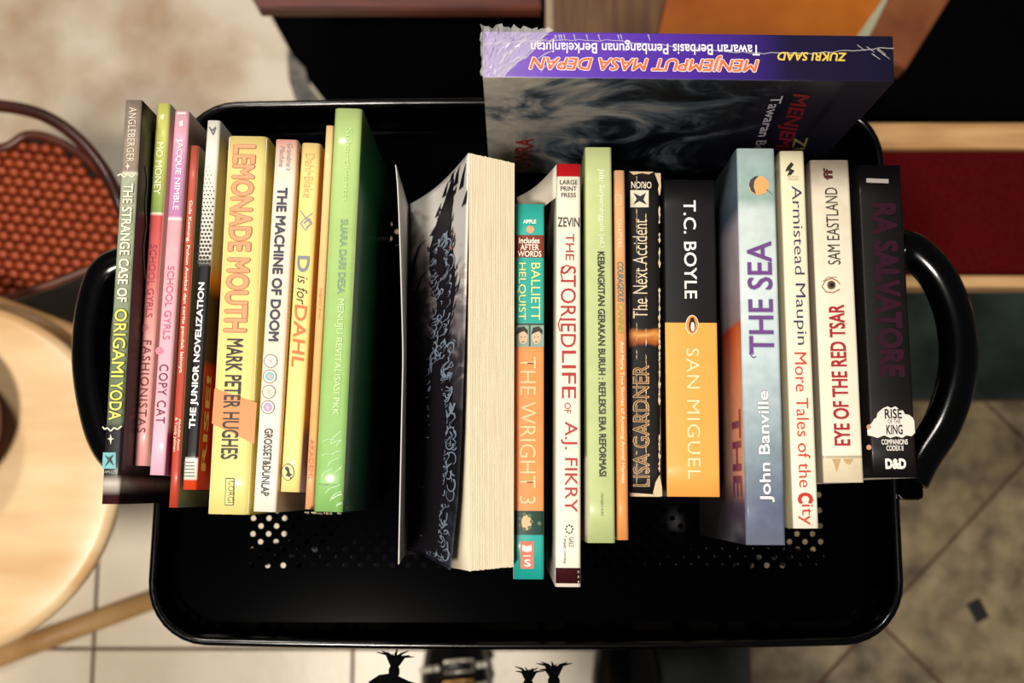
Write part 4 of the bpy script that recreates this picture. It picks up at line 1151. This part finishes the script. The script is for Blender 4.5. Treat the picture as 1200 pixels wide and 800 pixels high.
for k in range(7):
    u = random.uniform(1000, 1035); p = pl_(u, 50 + random.uniform(0, 14)); tube(bm, [(p.x, p.y, Wp + .0004), (p.x + .004, p.y - .003, Wp + .0004)], [.0002, .0001], 4)
obj('wrap_crease', bm, film, pk)['kind'] = 'stuff'

# ---------------------------------------------------------------- the person standing at the near side
leather = mat('07070a', .28, None, bump=.15, scale=90, coat=.3)
person = tag(empty('person', (.03, -.335, 0)), 'person standing at the near side in black buckled shoes and black fringed scarf', 'person')
po = Vector((.03, -.335, 0))
def ell(cx, cy, cz, rx, ry, tilt, n=20, sq=1.0):
    """ellipse ring; tilt 0 = upright ring facing along y, 90 = level ring"""
    out = []
    for k in range(n):
        a_ = 2 * math.pi * k / n; x = rx * math.cos(a_); q = ry * math.sin(a_)
        out.append((cx + x, cy - q * math.sin(tilt), cz + q * math.cos(tilt)))
    return out
for sx_, xc, tw in ((-1, P(535, 790, 0).x, -.02), (1, P(731, 790, 0).x, .02)):
    x = xc - po.x
    bm = bmesh.new()
    yt = -.172 - po.y            # toe tip
    rings = [ell(x, yt, .016, .008, .008, 0), ell(x, yt - .008, .020, .026, .016, 0), ell(x, yt - .03, .026, .040, .022, 0), ell(x, yt - .07, .032, .046, .028, 0), ell(x, yt - .12, .040, .043, .036, .1),
             ell(x, yt - .165, .055, .038, .046, .5), ell(x, yt - .20, .085, .036, .050, .95), ell(x, yt - .215, .12, .038, .050, 1.45), ell(x, yt - .22, .20, .046, .052, 1.57), ell(x, yt - .22, .27, .052, .056, 1.57)]
    loft(bm, rings); 
    for v in bm.verts: v.co.z = max(v.co.z, .008)
    s = obj('shoe', bm, leather, person, smooth=True)
    bm = bmesh.new(); sole = []
    for k in range(28):
        a_ = 2 * math.pi * k / 28; yy = math.sin(a_)
        sole.append((x + (.041 + .006 * yy) * math.cos(a_), yt - .128 + .132 * yy))
    prism(sole, 0.0006, .0105, .001, bm); obj('sole', bm, mat('0a0a0a', .7), s)
    def ring_pt(ang, yoff, rz_, rx_, zc_): return Vector((x + rx_ * math.cos(ang), yt + yoff, zc_ + rz_ * math.sin(ang)))
    for kk, (yo, col) in enumerate(((-.050, 'c8c0b0'), (-.075, 'c89858'))):
        if sx_ > 0: break
        pts = [ring_pt(math.radians(a_), yo - (.012 if a_ > 90 else 0) * (a_ - 90) / 90, .029 + .003 * kk, .0455, .030 + .003 * kk) for a_ in range(5, 176, 10)]
        bm = tube(bmesh.new(), pts, .0045, 6, flat=.5); sb = obj('strap', bm, mat('0a090b', .3), s, smooth=True)
        bm = bmesh.new(); pts = [ring_pt(math.radians(a_), yo - (.012 if a_ > 90 else 0) * (a_ - 90) / 90 + dy_, .033 + .003 * kk, .048, .032 + .003 * kk) for a_, dy_ in ((60, .007), (80, .007), (105, .007), (105, -.007), (80, -.007), (60, -.007))]
        tube(bm, pts, .0026, 6, True); obj('buckle', bm, mat(col, .35, metal=.6), sb, smooth=True)
        bm = bmesh.new()
        for a_ in (35, 48, 118, 132, 146):
            p = ring_pt(math.radians(a_), yo - (.012 if a_ > 90 else 0) * (a_ - 90) / 90, .033 + .003 * kk, .048, .032 + .003 * kk)
            bmesh.ops.create_icosphere(bm, subdivisions=2, radius=.0048, matrix=Matrix.Translation(p))
        obj('stud', bm, mat('e8e2d4', .3, metal=.4), sb, smooth=True)
# body: one skinned surface, legs to hips and torso leaning over the near edge
me = bpy.data.meshes.new('body')
V = [(0, -.18, .90), (-.09, -.16, .86), (-.095, -.14, .48), (-.10, -.055, .21), (.09, -.16, .86), (.10, -.14, .48), (.105, -.055, .21), (0, -.19, 1.02)]
xl = P(535, 790, 0).x - po.x; xr_ = P(731, 790, 0).x - po.x
V[3] = (xl, -.058, .24); V[2] = (xl * .95, -.08, .50); V[6] = (xr_, -.058, .24); V[5] = (xr_ * .95, -.08, .50)
me.from_pydata(V, [(0, 1), (1, 2), (2, 3), (0, 4), (4, 5), (5, 6), (0, 7)], [])
o = obj('legs', me, mat('0a0a0d', .85, '15151a', 200), person)
md = o.modifiers.new('skin', 'SKIN')
for i, r in enumerate((.13, .09, .062, .045, .09, .062, .045, .12)): me.skin_vertices[0].data[i].radius = (r, r)
me.skin_vertices[0].data[0].use_root = True
o.modifiers.new('smooth', 'SUBSURF').levels = 1; o.modifiers['smooth'].render_levels = 2
# fringed scarf hanging forward from the waist; only the tassel tips reach into the picture
scarf_m = mat('010102', 1.0, '040405', 300, .4, spec=.1)
zt_ = .86
def tassel(u, v, s_, fl_, body_=False):
    a_ = P(u, v, zt_) - po
    bm = bmesh.new()
    root = a_ + Vector((fl_ * -.002, -.030, .004))
    tube(bm, catmull([a_ + Vector((0, -.005 * s_, 0)), a_ + Vector((-.001, -.012 * s_, .001)), root], 4), [.0016] * 9, 6)
    rr = bmesh.ops.create_icosphere(bm, subdivisions=2, radius=.0028 * s_, matrix=Matrix.Translation(a_ + Vector((0, -.003 * s_, 0))) @ Matrix.Diagonal((1, 1.3, 1, 1)))
    for k in range(9):
        an = (k - 4) / 4 * .7 + fl_ * .25; l_ = random.uniform(.005, .0085) * s_
        p1 = a_ + Vector((math.sin(an) * .002 * s_, 0, random.uniform(-.001, .001)))
        p2 = p1 + Vector((math.sin(an) * l_ * .6, math.cos(an) * l_ * .7, random.uniform(-.001, .001)))
        p3 = p2 + Vector((math.sin(an * 2) * l_ * .6, math.cos(an * 2) * l_ * .3, 0))
        tube(bm, [p1, p2, p3], [.0011 * s_, .0007 * s_, .0002], 5)
    return bm
bm = bmesh.new()
# cloth edge from the waist out to the tassels
e = [P(u, v, zt_) - po for u, v in ((433, 800), (445, 792), (460, 790), (478, 799), (520, 812), (580, 815), (620, 812), (650, 808), (680, 815))]
wst = [Vector((-.10 + .2 * i / (len(e) - 1), -.06, 1.0)) for i in range(len(e))]
for i in range(len(e) - 1):
    mid0 = e[i].lerp(wst[i], .5) + Vector((0, .0, .02)); mid1 = e[i + 1].lerp(wst[i + 1], .5) + Vector((0, 0, .02))
    v_ = [bm.verts.new(p) for p in (e[i], e[i + 1], mid1, mid0, wst[i + 1], wst[i])]
    bm.faces.new((v_[0], v_[1], v_[2], v_[3])); bm.faces.new((v_[3], v_[2], v_[4], v_[5]))
bmesh.ops.remove_doubles(bm, verts=bm.verts, dist=1e-4)
scarf = obj('scarf', bm, scarf_m, person); md = scarf.modifiers.new('thickness', 'SOLIDIFY'); md.thickness = .002
for u, v, s_, f_ in ((462, 779, 1.25, .4), (619, 795, 1.1, .2), (649, 791, 1.35, -.3)):
    obj('tassel', tassel(u, v, s_, f_), scarf_m, scarf)
